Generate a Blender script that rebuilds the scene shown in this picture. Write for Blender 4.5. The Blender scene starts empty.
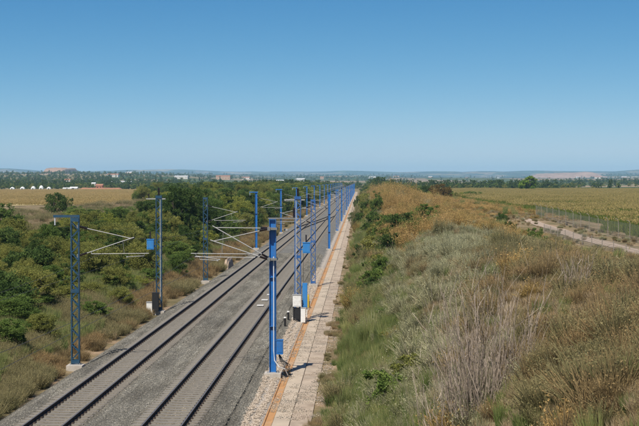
import bpy, bmesh, math, random
import numpy as np
from mathutils import Vector, Matrix

R = math.radians
rng = np.random.default_rng(11)
random.seed(5)
scene = bpy.context.scene
C = scene.collection

# ------------------------------------------------------------------ camera
CAM_H = 9.3            # above the rail tops (z = 0); the tracks run along +Y
FPX = 1330.0           # focal length in photo pixels (639 px wide)
VPU, VPV = 360.0, 181.0
cam_d = bpy.data.cameras.new('camera')
cam_d.sensor_width = 36.0
cam_d.lens = 36.0 * FPX / 639.0
cam_d.clip_start = 0.5
cam_d.clip_end = 60000
cam = bpy.data.objects.new('camera', cam_d)
cam.location = (0, 0, CAM_H)
cam.rotation_euler = (R(90) - math.atan((213 - VPV) / FPX), 0, math.atan((VPU - 319.5) / FPX))
C.objects.link(cam)
scene.camera = cam

# ------------------------------------------------------------------ sky and sun
SUN_DIR = Vector((1.72, 5.4, -8.2)).normalized()      # the way the light travels
sun_el = math.asin(-SUN_DIR.z)
sun_az = math.atan2(-SUN_DIR.x, -SUN_DIR.y)            # compass bearing of the sun, from +Y towards +X
SKY_GRADE = ((2.1, 71.0, .36), (1.14, 4.85, .48), (.66, 1.56, .645))
world = bpy.data.worlds.new('World')
scene.world = world
world.use_nodes = True
wn, wl = world.node_tree.nodes, world.node_tree.links
wn.clear()
sky = wn.new('ShaderNodeTexSky')
sky.sky_type = 'NISHITA'
sky.sun_disc = False
sky.sun_elevation = sun_el
sky.sun_rotation = sun_az
sky.altitude = 200
sky.air_density = 0.35
sky.dust_density = 0.6
sky.ozone_density = 6.0
bg = wn.new('ShaderNodeBackground')
bg.inputs['Strength'].default_value = 0.1
wo = wn.new('ShaderNodeOutputWorld')
# the photograph's deep, saturated rendering of the sky: one contrast per channel for the whole dome
sep = wn.new('ShaderNodeSeparateColor'); com = wn.new('ShaderNodeCombineColor')
wl.new(sky.outputs[0], sep.inputs[0])
for ch, (g, k, top) in enumerate(SKY_GRADE):
    a = wn.new('ShaderNodeMath'); a.operation = 'MULTIPLY'; a.inputs[1].default_value = .03
    b = wn.new('ShaderNodeMath'); b.operation = 'POWER'; b.inputs[1].default_value = g
    c = wn.new('ShaderNodeMath'); c.operation = 'MULTIPLY'; c.inputs[1].default_value = k * 10
    d = wn.new('ShaderNodeMath'); d.operation = 'MINIMUM'; d.inputs[1].default_value = top * 10
    wl.new(sep.outputs[ch], a.inputs[0]); wl.new(a.outputs[0], b.inputs[0]); wl.new(b.outputs[0], c.inputs[0])
    wl.new(c.outputs[0], d.inputs[0]); wl.new(d.outputs[0], com.inputs[ch])
wl.new(com.outputs[0], bg.inputs[0])
wl.new(bg.outputs[0], wo.inputs[0])

sun_d = bpy.data.lights.new('sun', 'SUN')
sun_d.energy = 4.2
sun_d.angle = R(0.55)
sun_d.color = (1.0, 0.935, 0.83)
sun = bpy.data.objects.new('sun', sun_d)
sun.rotation_euler = SUN_DIR.to_track_quat('-Z', 'Y').to_euler()
sun.location = (-20, -60, 90)
C.objects.link(sun)

vs = scene.view_settings
vs.view_transform = 'Standard'
vs.look = 'None'
vs.exposure = 0.45
vs.gamma = 1.0
vs.use_curve_mapping = False
scene.render.engine = 'CYCLES'
scene.cycles.max_bounces = 6
scene.cycles.diffuse_bounces = 3
scene.cycles.glossy_bounces = 2
scene.cycles.transmission_bounces = 3
scene.cycles.transparent_max_bounces = 8
scene.cycles.volume_bounces = 1
scene.cycles.use_denoising = True

# ------------------------------------------------------------------ noise
_tab = np.random.default_rng(3).random((256, 256))
def vnoise(x, y):
    x = np.asarray(x, float); y = np.asarray(y, float)
    xi = np.floor(x).astype(int); yi = np.floor(y).astype(int)
    fx = x - xi; fy = y - yi
    fx = fx * fx * (3 - 2 * fx); fy = fy * fy * (3 - 2 * fy)
    a = _tab[xi & 255, yi & 255]; b = _tab[(xi + 1) & 255, yi & 255]
    c = _tab[xi & 255, (yi + 1) & 255]; d = _tab[(xi + 1) & 255, (yi + 1) & 255]
    return (a * (1 - fx) + b * fx) * (1 - fy) + (c * (1 - fx) + d * fx) * fy
def fbm(x, y, o=4):
    s = 0.0; a = 0.5
    for i in range(o):
        s = s + a * vnoise(x * 2 ** i + 17.3 * i, y * 2 ** i + 5.1 * i); a *= 0.5
    return s
def sstep(a, b, x):
    t = np.clip((np.asarray(x, float) - a) / (b - a), 0, 1)
    return t * t * (3 - 2 * t)

# ------------------------------------------------------------------ terrain height
def ground_z(x, y):
    x = np.asarray(x, float); y = np.asarray(y, float)
    # right: cutting slope, then a plateau, then the corn field
    bump = (fbm(x * .22, y * .16) - .48) * 1.25 + (vnoise(x * .45 + 50, y * .3 + 20) - .5) * .35
    right = np.interp(x, [-2.3, -2.0, -1.0, 0.2, 2.0, 4.0, 6.0, 8.5, 13, 18.5, 22, 30, 36], [-1.0, -.72, -.62, -.1, 1.35, 2.9, 3.75, 4.05, 3.8, 3.15, 2.8, 2.75, 2.3])
    right_far = np.interp(x, [-2.3, -2.0, -1.0, 0.2, 2.0, 4.0, 6.0, 8.5, 13, 18.5, 22, 30, 36], [-1.0, -.72, -.62, -.1, 1.35, 2.9, 3.75, 4.05, 4.2, 4.15, 3.95, 3.3, 2.3])
    right = right + (right_far - right) * sstep(150, 235, y) * sstep(1300, 500, y)
    right = right + bump * 1.1 * sstep(-.8, 2.5, x) * (1 - sstep(18, 22, x) * .85)
    right = right + 1.7 * sstep(115, 24, y) * sstep(1.2, 7.5, x) * (1 - .5 * sstep(14, 30, x))
    # left: flat verge, low bank, then fields
    left = np.interp(-x, [14.2, 15.0, 16.8, 18.4, 22, 30, 44, 70], [-1.0, -.70, -.64, -.05, .8, 1.8, 2.5, 2.3])
    left = left + (fbm(x * .13 + 40, y * .09) - .48) * 1.3 * sstep(17.0, 24, -x) * (1 - sstep(50, 70, -x))
    z = np.where(x > -8, right, left)
    # beyond 1.3 km the land closes in, then climbs slowly to the hills
    nat = 2.2 + (fbm(x * .004, y * .003) - .47) * 3.0 * sstep(600, 1500, y)
    far = np.interp(y, [0, 1500, 2200, 3200, 5000, 8000, 10500, 12000, 13500, 16000], [0, 0, 1.5, 6, 16, 34, 56, 82, 98, 60])
    roll = (fbm(x * .0011 + 3, y * .0009) - .47)
    far = far + roll * np.interp(y, [1500, 3000, 6000, 9000, 12500, 16000], [0, 7, 34, 80, 120, 60])
    far = far + 15 * sstep(1150, 3300, y) * sstep(-.05, -.19, x / np.maximum(y, 1.0)) * (1 - .6 * sstep(5000, 9000, y))
    flat = sstep(1150, 1500, y)
    side = sstep(36, 60, np.abs(x + 8)) * sstep(200, 600, y)
    z = z * (1 - np.maximum(flat, side * .0)) + (nat) * flat
    return z + far

def gz(x, y):
    return float(ground_z(np.array([x]), np.array([y]))[0])

def sample(n, x0, x1, y0, y1, p=1.0):
    """points spread more densely near the camera"""
    t = rng.random(n)
    y = 1.0 / (1 / y0 ** p * (1 - t) + 1 / y1 ** p * t) ** (1 / p)
    return rng.uniform(x0, x1, n), y

def px_x(u, Y):                       # sideways position of photo column u at distance Y
    return Y * (u - VPU) / FPX
def px_z(v, Y):                       # height of photo row v at distance Y
    return CAM_H - Y * (v - VPV) / FPX

# ------------------------------------------------------------------ materials
MATS = {}
def new_mat(name):
    m = bpy.data.materials.new(name)
    m.use_nodes = True
    nt = m.node_tree
    nt.nodes.clear()
    MATS[name] = m
    return m, nt.nodes, nt.links

def nd(n, t, **kw):
    o = n.new(t)
    for k, v in kw.items():
        setattr(o, k, v)
    return o

def ramp(n, stops, interp='LINEAR'):
    r = n.new('ShaderNodeValToRGB')
    r.color_ramp.interpolation = interp
    e = r.color_ramp.elements
    while len(e) < len(stops):
        e.new(0.5)
    for el, (p, c) in zip(e, stops):
        el.position = p
        el.color = (*c, 1)
    return r

def mat_plain(name, col, rough=.6, metal=0, var=.12, scale=6, bump=0.0, dirt=None, dirt_scale=1.5, dirt_amt=.5):
    m, n, l = new_mat(name)
    out = nd(n, 'ShaderNodeOutputMaterial'); b = nd(n, 'ShaderNodeBsdfPrincipled')
    b.inputs['Roughness'].default_value = rough; b.inputs['Metallic'].default_value = metal
    tc = nd(n, 'ShaderNodeTexCoord')
    no = nd(n, 'ShaderNodeTexNoise'); no.inputs['Scale'].default_value = scale; no.inputs['Detail'].default_value = 5
    l.new(tc.outputs['Object'], no.inputs['Vector'])
    r = ramp(n, [(.25, tuple(c * (1 - var) for c in col)), (.75, tuple(min(1, c * (1 + var)) for c in col))])
    l.new(no.outputs['Fac'], r.inputs[0])
    last = r.outputs[0]
    if dirt:
        n2 = nd(n, 'ShaderNodeTexNoise'); n2.inputs['Scale'].default_value = dirt_scale; n2.inputs['Detail'].default_value = 8
        n2.inputs['Roughness'].default_value = .65
        l.new(tc.outputs['Object'], n2.inputs['Vector'])
        mr = nd(n, 'ShaderNodeMapRange'); mr.inputs[1].default_value = .48; mr.inputs[2].default_value = .68
        mr.inputs[4].default_value = dirt_amt
        l.new(n2.outputs['Fac'], mr.inputs[0])
        mx = nd(n, 'ShaderNodeMix', data_type='RGBA')
        l.new(mr.outputs[0], mx.inputs[0]); l.new(last, mx.inputs[6]); mx.inputs[7].default_value = (*dirt, 1)
        last = mx.outputs[2]
    l.new(last, b.inputs['Base Color'])
    if bump:
        bp = nd(n, 'ShaderNodeBump'); bp.inputs['Strength'].default_value = bump; bp.inputs['Distance'].default_value = .02
        l.new(no.outputs['Fac'], bp.inputs['Height']); l.new(bp.outputs[0], b.inputs['Normal'])
    l.new(b.outputs[0], out.inputs[0])
    return m

def mat_leaf(name, stops, tip=None, trans=.28, rough=.65, rand=.35):
    """foliage: each blade or leaf has its own shade ('v'), each plant another; 'tip' colours the blade ends"""
    m, n, l = new_mat(name)
    out = nd(n, 'ShaderNodeOutputMaterial')
    at = nd(n, 'ShaderNodeAttribute', attribute_name='v')
    oi = nd(n, 'ShaderNodeObjectInfo')
    mixv = nd(n, 'ShaderNodeMix', data_type='FLOAT'); mixv.inputs[0].default_value = rand
    l.new(at.outputs['Fac'], mixv.inputs[2]); l.new(oi.outputs['Random'], mixv.inputs[3])
    r = ramp(n, stops)
    l.new(mixv.outputs[0], r.inputs[0])
    last = r.outputs[0]
    if tip:
        at2 = nd(n, 'ShaderNodeAttribute', attribute_name='t')
        mr = nd(n, 'ShaderNodeMapRange'); mr.inputs[1].default_value = .35; mr.inputs[2].default_value = .9
        l.new(at2.outputs['Fac'], mr.inputs[0])
        mx = nd(n, 'ShaderNodeMix', data_type='RGBA')
        l.new(mr.outputs[0], mx.inputs[0]); l.new(last, mx.inputs[6])
        r2 = ramp(n, tip); l.new(mixv.outputs[0], r2.inputs[0]); l.new(r2.outputs[0], mx.inputs[7])
        last = mx.outputs[2]
    d = nd(n, 'ShaderNodeBsdfDiffuse'); t = nd(n, 'ShaderNodeBsdfTranslucent')
    l.new(last, d.inputs[0]); l.new(last, t.inputs[0])
    ms = nd(n, 'ShaderNodeMixShader'); ms.inputs[0].default_value = trans
    l.new(d.outputs[0], ms.inputs[1]); l.new(t.outputs[0], ms.inputs[2])
    l.new(ms.outputs[0], out.inputs[0])
    return m

# painted blue steel, galvanised steel, concrete, ...
mat_plain('blue_paint', (.012, .135, .42), rough=.42, var=.18, scale=3, dirt=(.10, .15, .22), dirt_scale=1.6, dirt_amt=.6)
mat_plain('faded_blue_paint', (.012, .055, .105), rough=.5, var=.2, scale=3, dirt=(.06, .075, .09), dirt_scale=2.0, dirt_amt=.5)
mat_plain('lilac_blue_paint', (.020, .095, .29), rough=.5, var=.22, scale=4, dirt=(.14, .17, .25), dirt_scale=3.0, dirt_amt=.6)
mat_plain('box_blue', (.032, .20, .50), rough=.4, var=.08, scale=2, dirt=(.10, .2, .33), dirt_scale=3)
mat_plain('galvanised', (.34, .335, .325), rough=.6, metal=.1, var=.12, scale=9)
mat_plain('dark_insulator', (.022, .014, .012), rough=.25, var=.2)
mat_plain('white_insulator', (.62, .64, .66), rough=.3, var=.08)
mat_plain('copper_wire', (.09, .075, .06), rough=.5, metal=.4, var=.1)
mat_plain('concrete', (.46, .42, .37), rough=.9, var=.15, scale=4, bump=.3, dirt=(.30, .24, .18), dirt_scale=1.2)
mat_plain('sleeper_concrete', (.20, .182, .155), rough=.92, var=.2, scale=2.5, bump=.3, dirt=(.15, .12, .09), dirt_scale=1.0, dirt_amt=.7)
mat_plain('white_box_paint', (.72, .71, .68), rough=.5, var=.06, dirt=(.45, .42, .36), dirt_scale=4)
mat_plain('black_plastic', (.015, .015, .016), rough=.5)
mat_plain('rail_steel', (.042, .027, .019), rough=.9, metal=0, var=.25, scale=5)
mat_plain('rail_head', (.20, .19, .18), rough=.5, metal=.5, var=.1, scale=8)
mat_plain('fence_steel', (.20, .20, .19), rough=.6, metal=.3, var=.15)
mat_plain('fence_post_paint', (.27, .235, .19), rough=.7, var=.15)
mat_plain('bark', (.075, .055, .04), rough=.95, var=.3, scale=8, bump=.6)
mat_plain('white_sheet', (.62, .62, .60), rough=.55, var=.04, scale=.4)
mat_plain('tan_wall', (.42, .29, .20), rough=.9, var=.12, scale=.5)
mat_plain('white_wall', (.60, .57, .52), rough=.9, var=.06, scale=.5)
mat_plain('brick_wall', (.36, .15, .09), rough=.9, var=.15, scale=.8)
mat_plain('roof_tile', (.34, .16, .10), rough=.9, var=.2, scale=1.5)
mat_plain('pale_roof', (.55, .55, .55), rough=.7, var=.1, scale=.6)
mat_plain('window_dark', (.02, .024, .03), rough=.15)
mat_plain('red_earth', (.33, .155, .085), rough=1, var=.25, scale=.15)
mat_plain('bluff_earth', (.31, .20, .14), rough=1, var=.25, scale=.03, bump=.4)
mat_plain('dirt_pale', (.38, .29, .215), rough=1, var=.2, scale=1.2, bump=.5, dirt=(.25, .19, .13), dirt_scale=.6)
mat_plain('dirt_pink', (.38, .305, .23), rough=1, var=.28, scale=1.1, bump=.6, dirt=(.24, .175, .125), dirt_scale=.8, dirt_amt=.85)
mat_plain('signal_yellow', (.55, .38, .04), rough=.5)

# orange clay-stained drainage channel
mat_plain('orange_channel', (.41, .215, .085), rough=.95, var=.25, scale=1.6, bump=.4, dirt=(.37, .29, .20), dirt_scale=.45, dirt_amt=.85)
mat_plain('path_concrete', (.44, .36, .27), rough=.95, var=.14, scale=1.3, bump=.3, dirt=(.31, .25, .19), dirt_scale=.55, dirt_amt=.7)

def mat_ballast():
    m, n, l = new_mat('ballast')
    out = nd(n, 'ShaderNodeOutputMaterial'); b = nd(n, 'ShaderNodeBsdfPrincipled')
    b.inputs['Roughness'].default_value = .95
    geo = nd(n, 'ShaderNodeNewGeometry')
    vo = nd(n, 'ShaderNodeTexVoronoi'); vo.inputs['Scale'].default_value = 15
    l.new(geo.outputs['Position'], vo.inputs['Vector'])
    sep = nd(n, 'ShaderNodeSeparateColor'); l.new(vo.outputs['Color'], sep.inputs[0])
    r = ramp(n, [(0, (.085, .083, .076)), (.5, (.145, .141, .129)), (.85, (.20, .193, .175)), (1, (.30, .287, .26))])
    l.new(sep.outputs[0], r.inputs[0])
    n2 = nd(n, 'ShaderNodeTexNoise'); n2.inputs['Scale'].default_value = .35; n2.inputs['Detail'].default_value = 6
    l.new(geo.outputs['Position'], n2.inputs['Vector'])
    r2 = ramp(n, [(.3, (.80, .79, .76)), (.7, (1.12, 1.1, 1.05))]); l.new(n2.outputs['Fac'], r2.inputs[0])
    mx = nd(n, 'ShaderNodeMix', data_type='RGBA', blend_type='MULTIPLY'); mx.inputs[0].default_value = 1
    l.new(r.outputs[0], mx.inputs[6]); l.new(r2.outputs[0], mx.inputs[7])
    # pale crushed stone beside the channel on the right, brown brake dust along the sleepers
    sx = nd(n, 'ShaderNodeSeparateXYZ'); l.new(geo.outputs['Position'], sx.inputs[0])
    n3 = nd(n, 'ShaderNodeTexNoise'); n3.inputs['Scale'].default_value = 1.3; n3.inputs['Detail'].default_value = 5
    l.new(geo.outputs['Position'], n3.inputs['Vector'])
    ad = nd(n, 'ShaderNodeMath', operation='ADD'); ad.inputs[1].default_value = 0
    sc_ = nd(n, 'ShaderNodeMath', operation='MULTIPLY_ADD'); sc_.inputs[1].default_value = .9; sc_.inputs[2].default_value = -.45
    l.new(n3.outputs['Fac'], sc_.inputs[0]); l.new(sx.outputs[0], ad.inputs[0]); l.new(sc_.outputs[0], ad.inputs[1])
    mr = nd(n, 'ShaderNodeMapRange'); mr.inputs[1].default_value = -4.75; mr.inputs[2].default_value = -4.35
    l.new(ad.outputs[0], mr.inputs[0])
    mx2 = nd(n, 'ShaderNodeMix', data_type='RGBA'); l.new(mr.outputs[0], mx2.inputs[0]); l.new(mx.outputs[2], mx2.inputs[6])
    r4 = ramp(n, [(0, (.30, .25, .20)), (1, (.56, .50, .43))]); l.new(sep.outputs[1], r4.inputs[0]); l.new(r4.outputs[0], mx2.inputs[7])
    prev = mx2.outputs[2]
    for cx in (-12.07, -7.55):
        s = nd(n, 'ShaderNodeMath', operation='ADD'); s.inputs[1].default_value = -cx; l.new(sx.outputs[0], s.inputs[0])
        a = nd(n, 'ShaderNodeMath', operation='ABSOLUTE'); l.new(s.outputs[0], a.inputs[0])
        q = nd(n, 'ShaderNodeMapRange'); q.inputs[1].default_value = 1.55; q.inputs[2].default_value = 1.05; q.inputs[4].default_value = .75
        l.new(a.outputs[0], q.inputs[0])
        mm = nd(n, 'ShaderNodeMix', data_type='RGBA', blend_type='MULTIPLY'); l.new(q.outputs[0], mm.inputs[0]); l.new(prev, mm.inputs[6])
        mm.inputs[7].default_value = (1.12, .96, .78, 1)
        prev = mm.outputs[2]
    l.new(prev, b.inputs['Base Color'])
    bp = nd(n, 'ShaderNodeBump'); bp.inputs['Strength'].default_value = .8; bp.inputs['Distance'].default_value = .04
    l.new(vo.outputs['Distance'], bp.inputs['Height']); bp.invert = True
    l.new(bp.outputs[0], b.inputs['Normal'])
    l.new(b.outputs[0], out.inputs[0])
mat_ballast()

def mat_ground():
    m, n, l = new_mat('ground_soil')
    out = nd(n, 'ShaderNodeOutputMaterial'); b = nd(n, 'ShaderNodeBsdfPrincipled')
    b.inputs['Roughness'].default_value = 1; b.inputs['Specular IOR Level'].default_value = .1
    geo = nd(n, 'ShaderNodeNewGeometry')
    def noise(scale, detail=6, rough=.6):
        q = nd(n, 'ShaderNodeTexNoise'); q.inputs['Scale'].default_value = scale; q.inputs['Detail'].default_value = detail
        q.inputs['Roughness'].default_value = rough
        l.new(geo.outputs['Position'], q.inputs['Vector']); return q
    a = noise(.35); c = noise(3.5, 8, .7)
    r1 = ramp(n, [(.30, (.115, .105, .052)), (.48, (.20, .16, .09)), (.62, (.31, .225, .15)), (.8, (.38, .28, .20))])
    l.new(a.outputs['Fac'], r1.inputs[0])
    r2 = ramp(n, [(.3, (.72, .72, .70)), (.7, (1.2, 1.16, 1.1))]); l.new(c.outputs['Fac'], r2.inputs[0])
    near = nd(n, 'ShaderNodeMix', data_type='RGBA', blend_type='MULTIPLY'); near.inputs[0].default_value = 1
    l.new(r1.outputs[0], near.inputs[6]); l.new(r2.outputs[0], near.inputs[7])
    # far: a patchwork of fields
    mp = nd(n, 'ShaderNodeMapping'); mp.inputs['Scale'].default_value = (.0042, .0016, 0); l.new(geo.outputs['Position'], mp.inputs[0])
    vo = nd(n, 'ShaderNodeTexVoronoi', distance='MANHATTAN'); vo.inputs['Scale'].default_value = 1; l.new(mp.outputs[0], vo.inputs['Vector'])
    sp = nd(n, 'ShaderNodeSeparateColor'); l.new(vo.outputs['Color'], sp.inputs[0])
    rf = ramp(n, [(0, (.055, .085, .028)), (.18, (.10, .12, .045)), (.34, (.22, .175, .095)), (.5, (.075, .10, .04)), (.62, (.30, .215, .14)), (.76, (.13, .13, .06)), (.9, (.34, .26, .17))], 'CONSTANT')
    l.new(sp.outputs[0], rf.inputs[0])
    big = noise(.02, 6, .7)
    r3 = ramp(n, [(.35, (.6, .65, .6)), (.7, (1.2, 1.15, 1.1))]); l.new(big.outputs['Fac'], r3.inputs[0])
    farm = nd(n, 'ShaderNodeMix', data_type='RGBA', blend_type='MULTIPLY'); farm.inputs[0].default_value = 1
    l.new(rf.outputs[0], farm.inputs[6]); l.new(r3.outputs[0], farm.inputs[7])
    sx = nd(n, 'ShaderNodeSeparateXYZ'); l.new(geo.outputs['Position'], sx.inputs[0])
    mp2 = nd(n, 'ShaderNodeMapping'); mp2.inputs['Scale'].default_value = (.0045, .0022, .02); l.new(geo.outputs['Position'], mp2.inputs[0])
    wd = nd(n, 'ShaderNodeTexNoise'); wd.inputs['Scale'].default_value = 1; wd.inputs['Detail'].default_value = 9; wd.inputs['Roughness'].default_value = .7; l.new(mp2.outputs[0], wd.inputs['Vector'])
    wm = nd(n, 'ShaderNodeMapRange'); wm.inputs[1].default_value = .56; wm.inputs[2].default_value = .47; l.new(wd.outputs['Fac'], wm.inputs[0])
    wy = nd(n, 'ShaderNodeMapRange'); wy.inputs[1].default_value = 3500; wy.inputs[2].default_value = 6500; l.new(sx.outputs[1], wy.inputs[0])
    wf = nd(n, 'ShaderNodeMath', operation='MULTIPLY'); l.new(wm.outputs[0], wf.inputs[0]); l.new(wy.outputs[0], wf.inputs[1])
    wood = nd(n, 'ShaderNodeMix', data_type='RGBA'); l.new(wf.outputs[0], wood.inputs[0]); l.new(farm.outputs[2], wood.inputs[6]); wood.inputs[7].default_value = (.028, .040, .018, 1)
    farm = wood
    mr = nd(n, 'ShaderNodeMapRange'); mr.inputs[1].default_value = 700; mr.inputs[2].default_value = 1100; l.new(sx.outputs[1], mr.inputs[0])
    mx = nd(n, 'ShaderNodeMix', data_type='RGBA'); l.new(mr.outputs[0], mx.inputs[0]); l.new(near.outputs[2], mx.inputs[6]); l.new(farm.outputs[2], mx.inputs[7])
    l.new(mx.outputs[2], b.inputs['Base Color'])
    bp = nd(n, 'ShaderNodeBump'); bp.inputs['Strength'].default_value = .6; bp.inputs['Distance'].default_value = .1
    l.new(c.outputs['Fac'], bp.inputs['Height']); l.new(bp.outputs[0], b.inputs['Normal'])
    l.new(b.outputs[0], out.inputs[0])
mat_ground()

def mat_field():
    m, n, l = new_mat('straw_field')
    out = nd(n, 'ShaderNodeOutputMaterial'); b = nd(n, 'ShaderNodeBsdfPrincipled')
    b.inputs['Roughness'].default_value = 1
    geo = nd(n, 'ShaderNodeNewGeometry')
    mp = nd(n, 'ShaderNodeMapping'); mp.inputs['Scale'].default_value = (.012, .045, 1); l.new(geo.outputs['Position'], mp.inputs[0])
    q = nd(n, 'ShaderNodeTexNoise'); q.inputs['Scale'].default_value = 1; q.inputs['Detail'].default_value = 7; q.inputs['Roughness'].default_value = .65
    l.new(mp.outputs[0], q.inputs['Vector'])
    r = ramp(n, [(.3, (.20, .19, .07)), (.45, (.33, .26, .11)), (.6, (.44, .33, .16)), (.75, (.36, .29, .13))])
    l.new(q.outputs['Fac'], r.inputs[0]); l.new(r.outputs[0], b.inputs['Base Color']); l.new(b.outputs[0], out.inputs[0])
mat_field()

mat_leaf('leaf_dark', [(0, (0.0393, 0.0705, 0.021)), (.5, (0.0813, 0.129, 0.0367)), (1, (0.158, 0.205, 0.0577))], trans=0.42)
mat_leaf('leaf_mid', [(0, (0.0692, 0.119, 0.0291)), (.5, (0.139, 0.202, 0.0495)), (1, (0.249, 0.312, 0.0844))], trans=0.42)
mat_leaf('leaf_olive', [(0, (0.116, 0.131, 0.0364)), (.5, (0.232, 0.243, 0.065)), (1, (0.395, 0.371, 0.11))], trans=0.42)
mat_leaf('leaf_yellow', [(0, (0.128, 0.156, 0.032)), (.5, (0.256, 0.283, 0.0582)), (1, (0.397, 0.387, 0.0946))], trans=0.42)
mat_leaf('leaf_bright', [(0, (0.108, 0.182, 0.024)), (.5, (0.216, 0.322, 0.0432)), (1, (0.351, 0.42, 0.066))], trans=.4)
mat_leaf('leaf_rust', [(0, (.07, .06, .02)), (.5, (.15, .105, .035)), (1, (.24, .15, .05))])
mat_leaf('grass_green', [(0, (0.0789, 0.132, 0.0364)), (.5, (0.168, 0.23, 0.0657)), (1, (0.315, 0.341, 0.128))], tip=[(0, (0.168, 0.216, 0.0731)), (.6, (0.276, 0.293, 0.109)), (1, (0.533, 0.448, 0.218))], trans=0.4, rand=.6)
mat_leaf('grass_straw', [(0, (0.192, 0.153, 0.0769)), (.5, (0.333, 0.256, 0.141)), (1, (0.487, 0.384, 0.244))], tip=[(0, (0.359, 0.269, 0.153)), (1, (0.564, 0.448, 0.295))], trans=0.36, rand=.6)
mat_leaf('sage', [(0, (0.148, 0.146, 0.0726)), (.5, (0.268, 0.255, 0.138)), (1, (0.431, 0.401, 0.238))], tip=[(0, (0.298, 0.292, 0.164)), (1, (0.535, 0.503, 0.31))], trans=0.36, rand=.6)
mat_leaf('broom_gold', [(0, (0.118, 0.102, 0.0296)), (.5, (0.236, 0.173, 0.0534)), (1, (0.33, 0.227, 0.0831))], tip=[(0, (0.283, 0.227, 0.0712)), (.4, (0.448, 0.311, 0.119)), (.75, (0.542, 0.347, 0.141)), (1, (0.589, 0.43, 0.248))], trans=0.36, rand=.6)
mat_leaf('scrub_brown', [(0, (0.102, 0.0817, 0.045)), (.5, (0.205, 0.156, 0.0817)), (1, (0.34, 0.252, 0.143))], tip=[(0, (0.231, 0.184, 0.0949)), (.6, (0.367, 0.259, 0.123)), (1, (0.49, 0.327, 0.163))], trans=0.36, rand=.6)
mat_leaf('scrub_olive', [(0, (0.0878, 0.0907, 0.038)), (.5, (0.175, 0.164, 0.0732)), (1, (0.293, 0.248, 0.125))], tip=[(0, (0.205, 0.191, 0.0878)), (1, (0.38, 0.314, 0.161))], trans=0.36, rand=.6)
mat_leaf('twig_grey', [(0, (0.171, 0.136, 0.102)), (.5, (0.329, 0.265, 0.211)), (1, (0.526, 0.437, 0.36))], trans=.05)
mat_leaf('corn', [(0, (0.061, 0.104, 0.0195)), (.5, (0.122, 0.171, 0.0342)), (1, (0.232, 0.244, 0.061))], tip=[(0, (0.244, 0.232, 0.0671)), (.5, (0.451, 0.348, 0.134)), (1, (0.586, 0.458, 0.207))], trans=.34)
mat_leaf('cereal', [(0, (.20, .16, .06)), (.5, (.33, .25, .10)), (1, (.42, .32, .14))], tip=[(0, (.34, .26, .11)), (1, (.52, .39, .19))], trans=.2)
def mat_stones():
    m, n, l = new_mat('stone_grey')
    out = nd(n, 'ShaderNodeOutputMaterial'); b = nd(n, 'ShaderNodeBsdfPrincipled'); b.inputs['Roughness'].default_value = .95
    at = nd(n, 'ShaderNodeAttribute', attribute_name='v')
    r = ramp(n, [(0, (.078, .077, .071)), (.5, (.135, .132, .122)), (.85, (.19, .184, .168)), (1, (.31, .297, .27))]); l.new(at.outputs['Fac'], r.inputs[0])
    geo = nd(n, 'ShaderNodeNewGeometry'); sx = nd(n, 'ShaderNodeSeparateXYZ'); l.new(geo.outputs['Position'], sx.inputs[0])
    prev = r.outputs[0]
    mp = nd(n, 'ShaderNodeMapping'); mp.inputs['Scale'].default_value = (.9, .14, 1); l.new(geo.outputs['Position'], mp.inputs[0])
    for sc, lo, hi in ((1.0, (.66, .65, .62), (1.22, 1.2, 1.14)), (3.1, (.80, .77, .72), (1.12, 1.1, 1.06))):
        q = nd(n, 'ShaderNodeTexNoise'); q.inputs['Scale'].default_value = sc; q.inputs['Detail'].default_value = 5; l.new(mp.outputs[0], q.inputs['Vector'])
        r2 = ramp(n, [(.33, lo), (.66, hi)]); l.new(q.outputs['Fac'], r2.inputs[0])
        mx = nd(n, 'ShaderNodeMix', data_type='RGBA', blend_type='MULTIPLY'); mx.inputs[0].default_value = 1
        l.new(prev, mx.inputs[6]); l.new(r2.outputs[0], mx.inputs[7]); prev = mx.outputs[2]
    for cx in (-12.07, -7.55):                                    # brake dust and rust round the rails
        s = nd(n, 'ShaderNodeMath', operation='ADD'); s.inputs[1].default_value = -cx; l.new(sx.outputs[0], s.inputs[0])
        a = nd(n, 'ShaderNodeMath', operation='ABSOLUTE'); l.new(s.outputs[0], a.inputs[0])
        q = nd(n, 'ShaderNodeMapRange'); q.inputs[1].default_value = 1.5; q.inputs[2].default_value = .95; q.inputs[4].default_value = .85
        l.new(a.outputs[0], q.inputs[0])
        mm = nd(n, 'ShaderNodeMix', data_type='RGBA', blend_type='MULTIPLY'); l.new(q.outputs[0], mm.inputs[0]); l.new(prev, mm.inputs[6])
        mm.inputs[7].default_value = (.98, .88, .75, 1); prev = mm.outputs[2]
    l.new(prev, b.inputs['Base Color']); l.new(b.outputs[0], out.inputs[0])
mat_stones()
mat_leaf('stone_pale', [(0, (.22, .175, .13)), (.5, (.37, .305, .24)), (1, (.55, .47, .39))], trans=0, rand=.0)

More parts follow.
